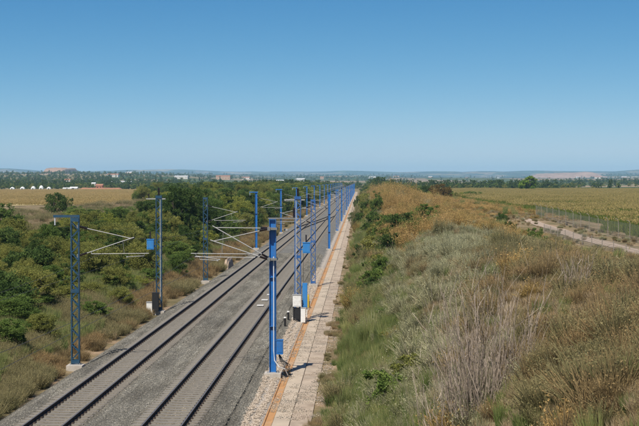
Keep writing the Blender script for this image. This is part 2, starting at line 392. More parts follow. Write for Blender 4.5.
# ------------------------------------------------------------------ mesh helpers
class MB:
    """collects shapes for ONE mesh object"""
    def __init__(self):
        self.v = []; self.f = []; self.mi = []; self.n = 0
    def add(self, verts, faces, mi=0):
        for f in faces:
            self.f.append(tuple(i + self.n for i in f)); self.mi.append(mi)
        self.v.extend([tuple(p) for p in verts]); self.n += len(verts)
    def box(self, x0, x1, y0, y1, z0, z1, mi=0):
        v = [(x, y, z) for z in (z0, z1) for y in (y0, y1) for x in (x0, x1)]
        self.add(v, [(0, 2, 3, 1), (4, 5, 7, 6), (0, 1, 5, 4), (2, 6, 7, 3), (0, 4, 6, 2), (1, 3, 7, 5)], mi)
    def bar(self, p, q, w, h=None, up=(0, 0, 1), mi=0):
        h = h or w
        p = Vector(p); q = Vector(q); d = (q - p).normalized(); up = Vector(up)
        if abs(d.dot(up)) > .98: up = Vector((0, 1, 0))
        s = d.cross(up).normalized(); t = s.cross(d).normalized()
        vs_ = []
        for c in (p, q):
            for a, b in ((-1, -1), (1, -1), (1, 1), (-1, 1)):
                vs_.append(c + s * (a * w / 2) + t * (b * h / 2))
        self.add(vs_, [(0, 3, 2, 1), (4, 5, 6, 7), (0, 1, 5, 4), (1, 2, 6, 5), (2, 3, 7, 6), (3, 0, 4, 7)], mi)
    def tube(self, pts, r, seg=8, mi=0, cap=True):
        pts = [Vector(p) for p in pts]
        rs = r if isinstance(r, (list, tuple)) else [r] * len(pts)
        n0 = self.n; verts = []
        for i, p in enumerate(pts):
            d = (pts[min(i + 1, len(pts) - 1)] - pts[max(i - 1, 0)]).normalized()
            up = Vector((0, 0, 1)) if abs(d.z) < .95 else Vector((0, 1, 0))
            s = d.cross(up).normalized(); t = s.cross(d)
            for k in range(seg):
                a = 2 * math.pi * k / seg
                verts.append(p + (s * math.cos(a) + t * math.sin(a)) * rs[i])
        faces = []
        for i in range(len(pts) - 1):
            for k in range(seg):
                a = i * seg + k; b = i * seg + (k + 1) % seg
                faces.append((a, a + seg, b + seg, b))
        if cap:
            faces.append(tuple(range(seg))); faces.append(tuple((len(pts) - 1) * seg + k for k in reversed(range(seg))))
        self.add(verts, faces, mi)
    def extrude(self, prof, y0, y1, mi=0, closed=True):
        k = len(prof)
        v = [(x, y0, z) for x, z in prof] + [(x, y1, z) for x, z in prof]
        f = [(i, (i + 1) % k, k + (i + 1) % k, k + i) for i in range(k if closed else k - 1)]
        if closed:
            f.append(tuple(reversed(range(k)))); f.append(tuple(k + i for i in range(k)))
        self.add(v, f, mi)
    def mesh(self, name, mats):
        me = bpy.data.meshes.new(name)
        me.from_pydata(self.v, [], self.f)
        for m in (mats if isinstance(mats, (list, tuple)) else [mats]):
            me.materials.append(MATS[m])
        if any(self.mi):
            me.polygons.foreach_set('material_index', self.mi)
        me.update()
        return me

def smooth(me):
    me.polygons.foreach_set('use_smooth', [True] * len(me.polygons)); return me

def link(name, me, parent=None, loc=(0, 0, 0), rz=0.0, sc=None):
    o = bpy.data.objects.new(name, me)
    o.location = loc; o.rotation_euler = (0, 0, rz)
    if sc is not None:
        o.scale = sc if isinstance(sc, (tuple, list)) else (sc, sc, sc)
    C.objects.link(o)
    if parent is not None: o.parent = parent
    return o

def tag(o, label=None, cat=None, group=None, kind=None):
    if label: o['label'] = label
    if cat: o['category'] = cat
    if group: o['group'] = group
    if kind: o['kind'] = kind
    return o

def thing(name, label, cat, loc=(0, 0, 0), group=None, rz=0.0):
    o = link(name, None, None, loc, rz)
    o.empty_display_size = .3
    return tag(o, label, cat, group)

_mesh_cache = {}
def cached(key, build, mats):
    if key not in _mesh_cache:
        mb = MB(); build(mb)
        _mesh_cache[key] = mb.mesh(str(key[0]) if isinstance(key, tuple) else str(key), mats)
    return _mesh_cache[key]

def part(name, key, build, mats, parent, loc=(0, 0, 0), rz=0.0):
    return link(name, cached(key, build, mats), parent, loc, rz)

def np_mesh(name, verts, quads, mat, attrs=None, tris=None):
    """fast mesh from numpy arrays"""
    me = bpy.data.meshes.new(name)
    nq = len(quads) if quads is not None else 0
    nt = len(tris) if tris is not None else 0
    me.vertices.add(len(verts)); me.vertices.foreach_set('co', np.asarray(verts, np.float32).ravel())
    idx = []
    if nq: idx.append(np.asarray(quads).ravel())
    if nt: idx.append(np.asarray(tris).ravel())
    idx = np.concatenate(idx).astype(np.int32)
    starts = np.concatenate([np.arange(nq) * 4, nq * 4 + np.arange(nt) * 3]).astype(np.int32)
    me.loops.add(len(idx)); me.loops.foreach_set('vertex_index', idx)
    me.polygons.add(nq + nt); me.polygons.foreach_set('loop_start', starts)
    for k, a in (attrs or {}).items():
        at = me.attributes.new(k, 'FLOAT', 'POINT'); at.data.foreach_set('value', np.asarray(a, np.float32))
    me.materials.append(MATS[mat])
    me.update(calc_edges=True); me.validate()
    return me

# ------------------------------------------------------------------ plant meshes
def blade_arrays(r, n, h, spread, w, base_r=.12, lean=.6, hvar=.4, droop=.25):
    """n tapering curved blades or twigs growing from a small disc"""
    ang = r.uniform(0, 2 * np.pi, n); rad = base_r * np.sqrt(r.random(n))
    bx, by = rad * np.cos(ang), rad * np.sin(ang)
    oa = ang + r.normal(0, .7, n)
    hh = h * (1 - hvar * r.random(n))
    out = spread * (r.random(n) ** .8) * (.25 + .75 * lean)
    hh = np.sqrt(np.maximum(hh ** 2 - (out * .6) ** 2, (.3 * hh) ** 2))
    dx, dy = np.cos(oa), np.sin(oa)
    P = np.zeros((n, 5, 3))
    wa = r.uniform(0, 2 * np.pi, n)
    sx, sy = np.cos(wa), np.sin(wa)
    ww = w * r.uniform(.7, 1.4, n)
    for i, (t, k) in enumerate(((0, .7), (.55, 1.0), (1.0, 0))):
        cx = bx + dx * out * t ** 1.6; cy = by + dy * out * t ** 1.6
        cz = hh * (t - droop * t * t * (out / (spread + 1e-6)))
        if i < 2:
            P[:, 2 * i, 0] = cx - sx * ww * k / 2; P[:, 2 * i, 1] = cy - sy * ww * k / 2; P[:, 2 * i, 2] = cz
            P[:, 2 * i + 1, 0] = cx + sx * ww * k / 2; P[:, 2 * i + 1, 1] = cy + sy * ww * k / 2; P[:, 2 * i + 1, 2] = cz
        else:
            P[:, 4, 0] = cx; P[:, 4, 1] = cy; P[:, 4, 2] = cz
    b = np.arange(n)[:, None] * 5
    q = b + np.array([[0, 1, 3, 2]]); t3 = b + np.array([[2, 3, 4]])
    v = np.repeat(r.random(n), 5); t = np.tile([0, 0, .55, .55, 1.0], n)
    return P.reshape(-1, 3), q, t3, v, t

def leaf_arrays(r, cen, rad, n_per, size, flat=.8):
    """diamond leaves spread round clump centres"""
    k = len(cen); n = k * n_per
    c = np.repeat(cen, n_per, 0); rr = np.repeat(rad, n_per)
    d = r.normal(0, 1, (n, 3)); d /= np.linalg.norm(d, axis=1)[:, None]
    d *= (r.random(n) ** .45)[:, None] * rr[:, None]; d[:, 2] *= flat
    p = c + d
    a = r.normal(0, 1, (n, 3)); a /= np.linalg.norm(a, axis=1)[:, None]
    b = np.cross(a, r.normal(0, 1, (n, 3))); b /= np.linalg.norm(b, axis=1)[:, None]
    s = size * r.uniform(.6, 1.35, n)[:, None]
    V = np.stack([p - a * s, p + b * s * .45, p + a * s, p - b * s * .45], 1).reshape(-1, 3)
    q = np.arange(n)[:, None] * 4 + np.array([[0, 1, 2, 3]])
    cv = np.repeat(r.random(k), n_per)
    v = np.clip(np.repeat(.5 * cv + .5 * r.random(n), 4), 0, 1)
    return V, q, v

def make_tuft(name, seed, mat, n, h, spread, w, **kw):
    r = np.random.default_rng(seed)
    V, q, t3, v, t = blade_arrays(r, n, h, spread, w, **kw)
    return np_mesh(name, V, q, mat, {'v': v, 't': t}, t3)

def make_shrub(name, seed, mat, n, h, rx, w, leaves=0, leaf=.05):
    """low rounded bush of many fine forked twigs with small leaves at their ends"""
    r = np.random.default_rng(seed)
    Vs, Q, T, v_, t_ = [], [], [], [], []
    off = 0
    k = max(4, n // 28)
    for i in range(k):
        a = r.uniform(0, 2 * np.pi); d = rx * r.random() ** .6 * .75
        top = h * (1 - .55 * (d / rx) ** 2) * r.uniform(.7, 1.1)
        V, q, t3, v, t = blade_arrays(r, 28, top, rx * .5, w, base_r=rx * .18, lean=.9, hvar=.5, droop=.3)
        V[:, 0] += d * np.cos(a) * (.45 + .75 * V[:, 2] / h); V[:, 1] += d * np.sin(a) * (.45 + .75 * V[:, 2] / h)
        Vs.append(V); Q.append(q + off); T.append(t3 + off); v_.append(np.clip(v * .6 + .4 * r.random(), 0, 1)); t_.append(t); off += len(V)
    if leaves:
        V0 = np.concatenate(Vs); tips = V0[4::5]
        c = tips[r.integers(0, len(tips), leaves // 6)]
        V, q, v = leaf_arrays(r, c * np.array([1, 1, .93]), np.full(len(c), rx * .16), 6, leaf)
        V[:, 2] = np.maximum(V[:, 2], .01)
        Vs.append(V); Q.append(q + off); v_.append(v); t_.append(np.full(len(V), .95))
    return np_mesh(name, np.concatenate(Vs), np.concatenate(Q), mat, {'v': np.concatenate(v_), 't': np.concatenate(t_)}, np.concatenate(T))

def crown_mesh(name, seed, mat, h, rx, clumps, per, leaf, base=.22, shape=1.0, low=False):
    """crown of leaf clumps in an uneven volume, with gaps"""
    r = np.random.default_rng(seed)
    cen = []; rad = []
    lobes = [(r.uniform(-.55, .55) * rx, r.uniform(-.55, .55) * rx, h * r.uniform(base + .18, .86), r.uniform(.35, .62)) for _ in range(7)]
    lobes.append((0, 0, h * .80, .5)); 
    tries = 0
    while len(cen) < clumps and tries < clumps * 30:
        tries += 1
        lx, ly, lz, lr = lobes[r.integers(len(lobes))]
        d = r.normal(0, 1, 3); d /= np.linalg.norm(d); d *= r.uniform(.55, 1.0)
        p = np.array([lx + d[0] * rx * lr, ly + d[1] * rx * lr, lz + d[2] * h * .24 * shape])
        if p[2] < h * base * (.35 if low else 1) or p[2] > h * 1.0: continue
        cen.append(p); rad.append(rx * r.uniform(.12, .24))
    V, q, v = leaf_arrays(r, np.array(cen), np.array(rad), per, leaf)
    return np_mesh(name, V, q, mat, {'v': v, 't': v}), lobes

def trunk_mesh(name, seed, h, r0, lobes, stems=1):
    r = np.random.default_rng(seed + 900)
    mb = MB()
    for s in range(stems):
        ox = r.uniform(-.25, .25) * (stems > 1); oy = r.uniform(-.25, .25) * (stems > 1)
        top = (ox * 3 + r.uniform(-.1, .1) * h, oy * 3 + r.uniform(-.1, .1) * h, h * .72)
        mid = (ox * 1.5 + r.uniform(-.05, .05) * h, oy * 1.5 + r.uniform(-.05, .05) * h, h * .36)
        mb.tube([(ox, oy, -.25), mid, top], [r0, r0 * .72, r0 * .22], 7)
        for lx, ly, lz, lr in lobes[s::stems]:
            z0 = h * r.uniform(.22, .5)
            t = z0 / (h * .72)
            st = (ox + (mid[0] - ox) * min(1, t * 2), oy + (mid[1] - oy) * min(1, t * 2), z0)
            mb.tube([st, ((st[0] + lx) / 2, (st[1] + ly) / 2, (z0 + lz) / 2 + .04 * h), (lx, ly, lz)], [r0 * .45, r0 * .3, r0 * .1], 5)
    return smooth(mb.mesh(name, 'bark'))

TREES = {}
def tree_type(key, seed, mat, h, rx, clumps, per, leaf, r0=.11, stems=1, **kw):
    cm, lobes = crown_mesh('crown_' + key, seed, mat, h, rx, clumps, per, leaf, **kw)
    TREES[key] = (cm, trunk_mesh('trunk_' + key, seed, h, r0, lobes, stems), h, rx)

def plant_tree(key, name, label, cat, x, y, h, w, group=None, rz=None, z=None):
    """w: crown width in metres, h: height in metres"""
    cm, tm, h0, rx0 = TREES[key]
    z = gz(x, y) if z is None else z
    t = thing(name, label, cat, (x, y, z - .05), group, rng.uniform(0, 6.28) if rz is None else rz)
    s = (w / (2.0 * rx0), w / (2.0 * rx0), h / h0)
    link('trunk', tm, t, sc=s)
    link('crown', cm, t, sc=s)
    return t

# ------------------------------------------------------------------ scatter (only for what nobody could count)
def scatter(name, protos, x, y, z, scl, rz, label, cat, pick=None, tilt=None, sclz=None):
    col = bpy.data.collections.new(name + '_kinds')
    for i, me in enumerate(protos):
        col.objects.link(bpy.data.objects.new('%s_kind_%02d' % (name, i), me))
    n = len(x)
    me = bpy.data.meshes.new(name)
    me.vertices.add(n); me.vertices.foreach_set('co', np.stack([x, y, z], 1).astype(np.float32).ravel())
    rot = np.zeros((n, 3), np.float32); rot[:, 2] = rz
    if tilt is not None: rot[:, 0] = tilt[0]; rot[:, 1] = tilt[1]
    s3 = np.stack([scl, scl, scl if sclz is None else sclz], 1).astype(np.float32)
    a = me.attributes.new('rot', 'FLOAT_VECTOR', 'POINT'); a.data.foreach_set('vector', rot.ravel())
    a = me.attributes.new('scl', 'FLOAT_VECTOR', 'POINT'); a.data.foreach_set('vector', s3.ravel())
    a = me.attributes.new('pick', 'INT', 'POINT')
    a.data.foreach_set('value', (rng.integers(0, len(protos), n) if pick is None else pick).astype(np.int32))
    o = link(name, me)
    tag(o, label, cat, kind='stuff')
    ng = bpy.data.node_groups.new(name + '_scatter', 'GeometryNodeTree')
    ng.interface.new_socket('Geometry', in_out='INPUT', socket_type='NodeSocketGeometry')
    ng.interface.new_socket('Geometry', in_out='OUTPUT', socket_type='NodeSocketGeometry')
    N, L = ng.nodes, ng.links
    gi = N.new('NodeGroupInput'); go = N.new('NodeGroupOutput')
    ci = N.new('GeometryNodeCollectionInfo'); ci.inputs['Collection'].default_value = col
    ci.inputs['Separate Children'].default_value = True; ci.inputs['Reset Children'].default_value = True
    ip = N.new('GeometryNodeInstanceOnPoints'); ip.inputs['Pick Instance'].default_value = True
    def na(nm, ty):
        q = N.new('GeometryNodeInputNamedAttribute'); q.data_type = ty; q.inputs['Name'].default_value = nm
        return next(s for s in q.outputs if s.enabled and s.name == 'Attribute')
    L.new(gi.outputs[0], ip.inputs['Points']); L.new(ci.outputs[0], ip.inputs['Instance'])
    L.new(na('pick', 'INT'), ip.inputs['Instance Index'])
    L.new(na('rot', 'FLOAT_VECTOR'), ip.inputs['Rotation'])
    L.new(na('scl', 'FLOAT_VECTOR'), ip.inputs['Scale'])
    L.new(ip.outputs[0], go.inputs[0])
    md = o.modifiers.new('scatter', 'NODES'); md.node_group = ng
    return o

# ================================================================== THE SETTING
def build_ground():
    ys = [-40.0]
    while ys[-1] < 300: ys.append(ys[-1] + 1.6)
    while ys[-1] < 17000: ys.append(ys[-1] * 1.026)
    ys = np.array(ys)
    xi = np.concatenate([np.arange(-60, -20, 1.0), np.arange(-20, 9, .5), np.arange(9, 60.1, 1.0)])
    t = (np.arange(1, 56) / 55.0) ** 1.6
    W = 260 + .75 * np.maximum(ys, 0)
    X = np.concatenate([-(60 + t[::-1][None, :] * (W[:, None] - 60)), np.repeat(xi[None, :], len(ys), 0), 60 + t[None, :] * (W[:, None] - 60)], 1)
    Y = np.repeat(ys[:, None], X.shape[1], 1)
    Z = ground_z(X, Y)
    ny, nx = X.shape
    V = np.stack([X, Y, Z], 2).reshape(-1, 3)
    i = (np.arange(ny - 1)[:, None] * nx + np.arange(nx - 1)[None, :]).ravel()
    q = np.stack([i, i + 1, i + nx + 1, i + nx], 1)
    me = np_mesh('ground', V, q, 'ground_soil'); smooth(me)
    tag(link('ground', me), kind='structure')
build_ground()

TRACK_END = 1400.0
LX, RX = -12.07, -7.55                 # track centres
def build_bed():
    ys = np.concatenate([np.arange(-10, 160, 1.0), np.arange(160, TRACK_END + 1, 10.0)])
    prof = [(-15.15, -.78), (-14.75, -.62), (-13.85, -.26), (-13.5, -.225), (-12.07, -.235), (-10.6, -.225), (-9.8, -.20), (-9.0, -.225), (-7.55, -.235), (-6.0, -.225), (-5.6, -.26), (-4.7, -.52), (-4.35, -.60), (-3.97, -.66), (-3.9, -1.0)]
    X = np.repeat(np.array([p[0] for p in prof])[None, :], len(ys), 0)
    Z = np.repeat(np.array([p[1] for p in prof])[None, :], len(ys), 0)
    Y = np.repeat(ys[:, None], len(prof), 1)
    Z = Z + (vnoise(X * 1.7, Y * .8) - .5) * .03
    X = X.copy(); X[:, :3] += (vnoise(X[:, :3] * 3 + 9, Y[:, :3] * .5) - .5) * .25
    ny, nx = X.shape
    i = (np.arange(ny - 1)[:, None] * nx + np.arange(nx - 1)[None, :]).ravel()
    me = np_mesh('ballast_bed', np.stack([X, Y, Z], 2).reshape(-1, 3), np.stack([i, i + 1, i + nx + 1, i + nx], 1), 'ballast')
    tag(link('ballast_bed', smooth(me)), kind='structure')
    # orange stained drainage channel and the two strips of concrete path beside it
    mb = MB()
    mb.extrude([(-3.985, -.9), (-3.985, -.635), (-3.93, -.635), (-3.91, -.70), (-3.68, -.70), (-3.66, -.635), (-3.60, -.635), (-3.60, -.9)], -10, TRACK_END)
    tag(link('drainage_channel', mb.mesh('drainage_channel', 'orange_channel')), kind='structure')
    for nm, x0, x1 in (('service_path', -3.595, -2.90), ('path_edging', -2.865, -2.02)):
        mb = MB()
        seg = 6.0; y = -10.0
        while y < -5:
            dz = random.uniform(-.0015, .0015)
            mb.box(x0, x1, y, y + seg - .004, -1.0, -.655 + dz); y += seg
        mb.box(x0, x1, y, TRACK_END, -1.0, -.655)
        tag(link(nm, mb.mesh(nm, 'path_concrete' if nm == 'service_path' else 'dirt_pink')), kind='structure')
    # narrow stained gutter in the left verge
    mb = MB(); mb.extrude([(-16.70, -.85), (-16.70, -.635), (-16.50, -.635), (-16.50, -.85)], -10, 600)
    tag(link('verge_gutter', mb.mesh('verge_gutter', 'dirt_pale')), kind='structure')
build_bed()

# ------------------------------------------------------------------ tracks
def rail_profile(cx):
    return [(cx - .075, -.172), (cx - .075, -.160), (cx - .018, -.140), (cx - .010, -.12), (cx - .010, -.045), (cx - .036, -.034), (cx - .036, -.003), (cx - .028, 0),
            (cx + .028, 0), (cx + .036, -.003), (cx + .036, -.034), (cx + .010, -.045), (cx + .010, -.12), (cx + .018, -.140), (cx + .075, -.160), (cx + .075, -.172)]
def rail_mesh(name, pts):
    """rail swept along pts [(x, y)]; running surface has its own polished material"""
    prof = rail_profile(0); k = len(prof); mb = MB()
    v = [(x + px, y, z) for (x, y) in pts for px, z in prof]
    f = []; mi = []
    for i in range(len(pts) - 1):
        for j in range(k):
            f.append((i * k + j, i * k + (j + 1) % k, (i + 1) * k + (j + 1) % k, (i + 1) * k + j)); mi.append(1 if j == 7 else 0)
    f.append(tuple(reversed(range(k)))); mi.append(0)
    mb.add(v, f); mb.mi = mi
    return mb.mesh(name, ['rail_steel', 'rail_head'])
def sleeper_build(L=1.3):
    def b(mb):
        pr = [(-.14, 0), (.14, 0), (.11, .20), (-.11, .20)]
        xs = [(-L, .97), (-L + .05, 1.0), (-.45, 1.0), (-.35, .86), (.35, .86), (.45, 1.0), (L - .05, 1.0), (L, .97)]
        v = [(x, py, pz * s) for x, s in xs for py, pz in pr]
        f = []
        for i in range(len(xs) - 1):
            for j in range(4):
                f.append((i * 4 + j, (i + 1) * 4 + j, (i + 1) * 4 + (j + 1) % 4, i * 4 + (j + 1) % 4))
        f += [(0, 1, 2, 3), tuple((len(xs) - 1) * 4 + j for j in (3, 2, 1, 0))]
        mb.add(v, f)
    return b
def fastening_build(mb):
    for s in (-1, 1):
        for e in (-1, 1):
            mb.box(s * .753 + e * .115 - .05, s * .753 + e * .115 + .05, -.06, .06, 0, .045)

def build_track(cx, label):
    t = thing('railway_track', label, 'railway track', (cx, 0, 0))
    for s in (-1, 1):
        link('rail', rail_mesh('rail', [(s * .753, -10), (s * .753, TRACK_END)]), t)
    sm = cached('sleeper', sleeper_build(), 'sleeper_concrete')
    fast = MB()
    y = 46.0
    for i in range(300):
        so = link('sleeper', sm, t, (random.uniform(-.012, .012), y, -.378 + random.uniform(-.006, .006)), random.uniform(-.006, .006))
        if i < 110: fq = MB(); fastening_build(fq); fast.add([(p[0], p[1] + y, p[2] - .178) for p in fq.v], fq.f)
        y += .6
    tag(link('rail_fastenings', fast.mesh('rail_fastenings', 'rail_steel'), t), kind='stuff')
    mb = MB(); b = sleeper_build()
    while y < 700:
        q = MB(); b(q); mb.add([(p[0], p[1] + y, p[2] - .378) for p in q.v], q.f); y += .6
    tag(link('distant_sleepers', mb.mesh('distant_sleepers', 'sleeper_concrete'), t), kind='stuff')
build_track(LX, 'left railway track on grey ballast, beside the lattice masts near the trees')
build_track(RX, 'right railway track on grey ballast, next to the orange channel and concrete path')

def build_crossover():
    t = thing('track_crossover', 'dark crossover rails slanting from the left track to the right track', 'railway track', (0, 250, 0))
    pts = []
    for i in range(41):
        s = i / 40; k = s * s * (3 - 2 * s)
        pts.append((LX + (RX - LX) * k, s * 118))
    for o in (-.753, .753):
        link('rail', rail_mesh('rail', [(x + o, y) for x, y in pts]), t, (0, 0, .004))
    sm = cached('long_sleeper', sleeper_build(3.4), 'sleeper_concrete')
    for i in range(52):
        link('long_sleeper', sm, t, ((LX + RX) / 2, 26.3 + i * 1.2 + .05, -.384))
    def motor(mb):
        mb.box(-.4, .4, -.25, .25, 0, .32); mb.box(-.3, .3, -.18, .18, .32, .38); mb.bar((.3, 0, .1), (1.6, 0, .1), .05)
    part('point_motor', 'point_motor', motor, 'galvanised', t, (LX - 2.1, 4, -.22))
build_crossover()

# loose ballast stones near the camera: tiles of small stones laid over the bed
def stone_tile(name, seed, mat, n, size, sz=1.0):
    r = np.random.default_rng(seed)
    base = np.array([(-1, -1, -.5), (1, -1, -.6), (1, 1, -.5), (-1, 1, -.6), (-.6, -.7, .6), (.7, -.6, .5), (.6, .7, .62), (-.7, .5, .5)], float)
    fq = np.array([(4, 5, 6, 7), (0, 1, 5, 4), (1, 2, 6, 5), (2, 3, 7, 6), (3, 0, 4, 7)])
    V, Q, A = [], [], []
    for i in range(n):
        b = base * (1 + r.uniform(-.28, .28, (8, 3))) * size * r.uniform(.6, 1.35) * np.array([1, r.uniform(.7, 1), r.uniform(.6, .95)])
        a = r.uniform(0, 6.28); c, s = np.cos(a), np.sin(a); tl = r.uniform(-.5, .5)
        rx = b.copy(); rx[:, 2] = b[:, 2] + tl * b[:, 0]
        x = rx[:, 0] * c - rx[:, 1] * s; y = rx[:, 0] * s + rx[:, 1] * c
        V.append(np.stack([x + r.uniform(-.5, .5) * sz, y + r.uniform(-.5, .5) * sz, rx[:, 2] + r.uniform(-.012, .02)], 1))
        Q.append(fq + i * 8); A.append(np.full(8, r.random()))
    return np_mesh(name, np.concatenate(V), np.concatenate(Q), mat, {'v': np.concatenate(A)})
def bed_z(x):
    return np.interp(x, [-15.15, -14.75, -13.85, -13.5, -12.07, -10.6, -9.8, -9.0, -7.55, -6.0, -5.6, -4.7, -4.35, -3.97], [-.78, -.62, -.26, -.225, -.235, -.225, -.20, -.225, -.235, -.225, -.26, -.52, -.60, -.66])
def ballast_stones():
    gx, gy = np.meshgrid(np.arange(-14.6, -5.0, .5), np.arange(48, 175, .5))
    x = gx.ravel(); y = gy.ravel()
    tr = np.minimum(np.abs(x - LX), np.abs(x - RX))
    z = bed_z(x) - np.where(tr < 1.45, .026, .0)
    z = z + np.where(x < -13.6, .02, 0)
    slope = np.where((x < -13.7), -np.arctan2(.4, 1.0), np.where(x > -5.6, np.arctan2(.29, 1.0), 0))
    scatter('ballast_stones', [stone_tile('ballast_tile', s, 'stone_grey', 150, .030, .62) for s in (1, 2, 3, 4)], x, y, z, np.ones(len(x)), np.where(np.abs(slope) > .01, 0, rng.integers(0, 4, len(x)) * np.pi / 2),
            'grey crushed stone ballast between and beside the tracks', 'ballast', tilt=(np.zeros(len(x)), slope))
    x, y = sample(1300, -3.98, -1.2, 46, 190, .9)
    k = vnoise(x * 1.1 + 5, y * .5) + .25 * sstep(-2.6, -1.6, x) > .52
    x, y = x[k], y[k]
    scatter('path_grit', [stone_tile('grit_tile', s, 'stone_pale', 26, .017, .6) for s in (8, 9)] + [stone_tile('grit_tile', 10, 'stone_grey', 20, .016, .6)], x, y, np.where(x > -2.0, -.655, -.652), np.ones(len(x)), rng.uniform(0, 6.28, len(x)),
            'loose grit lying on the concrete path', 'grit')
    gx, gy = np.meshgrid(np.arange(-4.75, -3.95, .4), np.arange(48, 150, .4))
    x = gx.ravel() + rng.uniform(-.1, .1, gx.size); y = gy.ravel()
    scatter('pale_gravel', [stone_tile('pale_tile', s, 'stone_pale', 70, .024, .5) for s in (5, 6)], x, y, bed_z(x) + .005, np.ones(len(x)), rng.uniform(0, 6.28, len(x)),
            'pale crushed gravel along the left edge of the orange channel', 'gravel')
ballast_stones()

# ================================================================== MASTS
def lattice_build(h, w=.44, d=.17):
    def legs(mb):
        for s in (-1, 1):
            x = s * w / 2
            mb.box(x - .012, x + .012, -d / 2, d / 2, 0, h)                                  # web
            for e in (-1, 1):
                x2 = x - s * .055
                mb.box(min(x - s * .0125, x2), max(x - s * .0125, x2), e * d / 2 - .008, e * d / 2 + .008, 0, h)   # flanges
    return legs
def lacing_build(h, w=.44, d=.17):
    def lac(mb):
        n = int(h / .42); st = (h - .5) / n
        for e in (-1, 1):
            y = e * (d / 2 + .016)
            for i in range(n):
                a, b = (-1, 1) if i % 2 == 0 else (1, -1)
                mb.bar((a * (w / 2 - .03), y, .25 + i * st), (b * (w / 2 - .03), y, .25 + (i + 1) * st), .055, .010, up=(0, 1, 0))
            for z in (.14, h - .12, h * .5):
                mb.box(-w / 2, w / 2, y - .006 + e * .012, y + .006 + e * .012, z - .10, z + .10)
    return lac
def hbeam_build(h, w=.30):
    def b(mb):
        mb.box(-w / 2, -w / 2 + .02, -w / 2, w / 2, 0, h)
        mb.box(w / 2 - .02, w / 2, -w / 2, w / 2, 0, h)
        mb.box(-w / 2 + .02, w / 2 - .02, -.009, .009, 0, h)
        for z in (h * .30, h * .62, h - .03):
            mb.box(-w / 2 + .021, w / 2 - .021, -w / 2 + .03, -.012, z - .012, z + .012)
    return b
def insulator(mb, p, q, r=.075, n=7):
    p = Vector(p); q = Vector(q); pts = []; rs = []
    for i in range(n * 2 + 1):
        pts.append(p.lerp(q, i / (n * 2))); rs.append(r if i % 2 else r * .5)
    mb.tube(pts, rs, 8)

def add_cantilever(t, s, kind, zb, dy=0.0, key=''):
    """bracket of tubes carrying the wire; s = +1 reaches towards +x. zb = height of the mast foot (heights below are above rail)"""
    w = .20
    za, zl, zt, zr = 6.90 - zb, 5.36 - zb, 6.28 - zb, 5.46 - zb
    if kind == 'raised': zt = 6.93 - zb; zr = 5.58 - zb
    tip = (s * 2.95, dy, zt)
    ins = .45
    def lerp(a, b, l):
        a = Vector(a); b = Vector(b); return a + (b - a).normalized() * l
    A = (s * w, dy, za); B = (s * w, dy, zl)
    def stay(mb): mb.tube([lerp(A, tip, ins), tip], .021, 6)
    def strut(mb): mb.tube([lerp(B, tip, ins), lerp(tip, B, -.18)], .026, 6)
    far = s * (3.9 if kind != 'raised' else 4.2)
    k0 = lerp(B, tip, ins + .25)
    def reg(mb):
        mb.tube([(k0.x, dy, zr), (far, dy, zr + .03)], .021, 6)
        mb.tube([k0, (k0.x, dy, zr)], .02, 5)
        mb.tube([(s * 2.6, dy, zr + .02), lerp(tip, B, .45)], .007, 4)
    def steady(mb):
        mb.tube([(far - s * .25, dy, zr + .02), (far - s * .25, dy, zr - .10), (s * 2.75, dy, 5.31 - zb)], .017, 5)
        mb.box(s * 2.75 - .04, s * 2.75 + .04, dy - .03, dy + .03, 5.28 - zb, 5.34 - zb)
    def ins_(P):
        return lambda mb: insulator(mb, P, lerp(P, tip, ins))
    def hinge(z):
        def f(mb):
            mb.box(min(s * .10, s * .24), max(s * .10, s * .24), dy - .07, dy + .07, z - .09, z + .09)
            if abs(dy) > .2: mb.box(-.24, .24, min(0, dy), max(0, dy), z - .055, z + .055)
        return f
    K = (s, kind, round(zb, 3), dy)
    part('stay_tube', ('stay',) + K, stay, 'galvanised', t)
    part('strut_tube', ('strut',) + K, strut, 'galvanised', t)
    part('registration_tube', ('reg',) + K, reg, 'galvanised', t)
    part('steady_arm', ('steady',) + K, steady, 'galvanised', t)
    part('insulator', ('cinsa',) + K, ins_(A), 'dark_insulator', t)
    part('insulator', ('cinsb',) + K, ins_(B), 'dark_insulator', t)
    part('hinge', ('hingea',) + K, hinge(za), 'fence_steel', t)
    part('hinge', ('hingeb',) + K, hinge(zl), 'fence_steel', t)

def add_feeder_arm(t, s, h, paint, hang=True, L=1.15):
    """horizontal arm at the head, reaching to the field side, with its insulators"""
    def arm(mb):
        mb.box(min(-s * L, s * .24), max(-s * L, s * .24), -.05, .05, h + .001, h + (.13 if hang else .07))
    part('head_arm', ('arm', s, h, L), arm, paint if hang else 'fence_steel', t)
    def i1(mb):
        x = -s * (L - .08)
        if hang: insulator(mb, (x, 0, h), (x, 0, h - .42), .04, 6)
        else: insulator(mb, (x, 0, h + .07), (x, 0, h + .56), .07, 6)
    part('insulator', ('ains', s, h, L, hang), i1, 'white_insulator' if hang else 'dark_insulator', t)

def foot(t, zb):
    def f(mb):
        mb.box(-.42, .42, -.42, .42, -.35, .10)
    def p(mb):
        mb.box(-.30, .30, -.22, .22, .10, .13)
        for sx in (-1, 1):
            for sy in (-1, 1): mb.tube([(sx * .25, sy * .17, .1301), (sx * .25, sy * .17, .19)], .022, 6)
    part('footing', 'footing', f, 'concrete', t); part('base_plate', 'base_plate', p, 'galvanised', t)

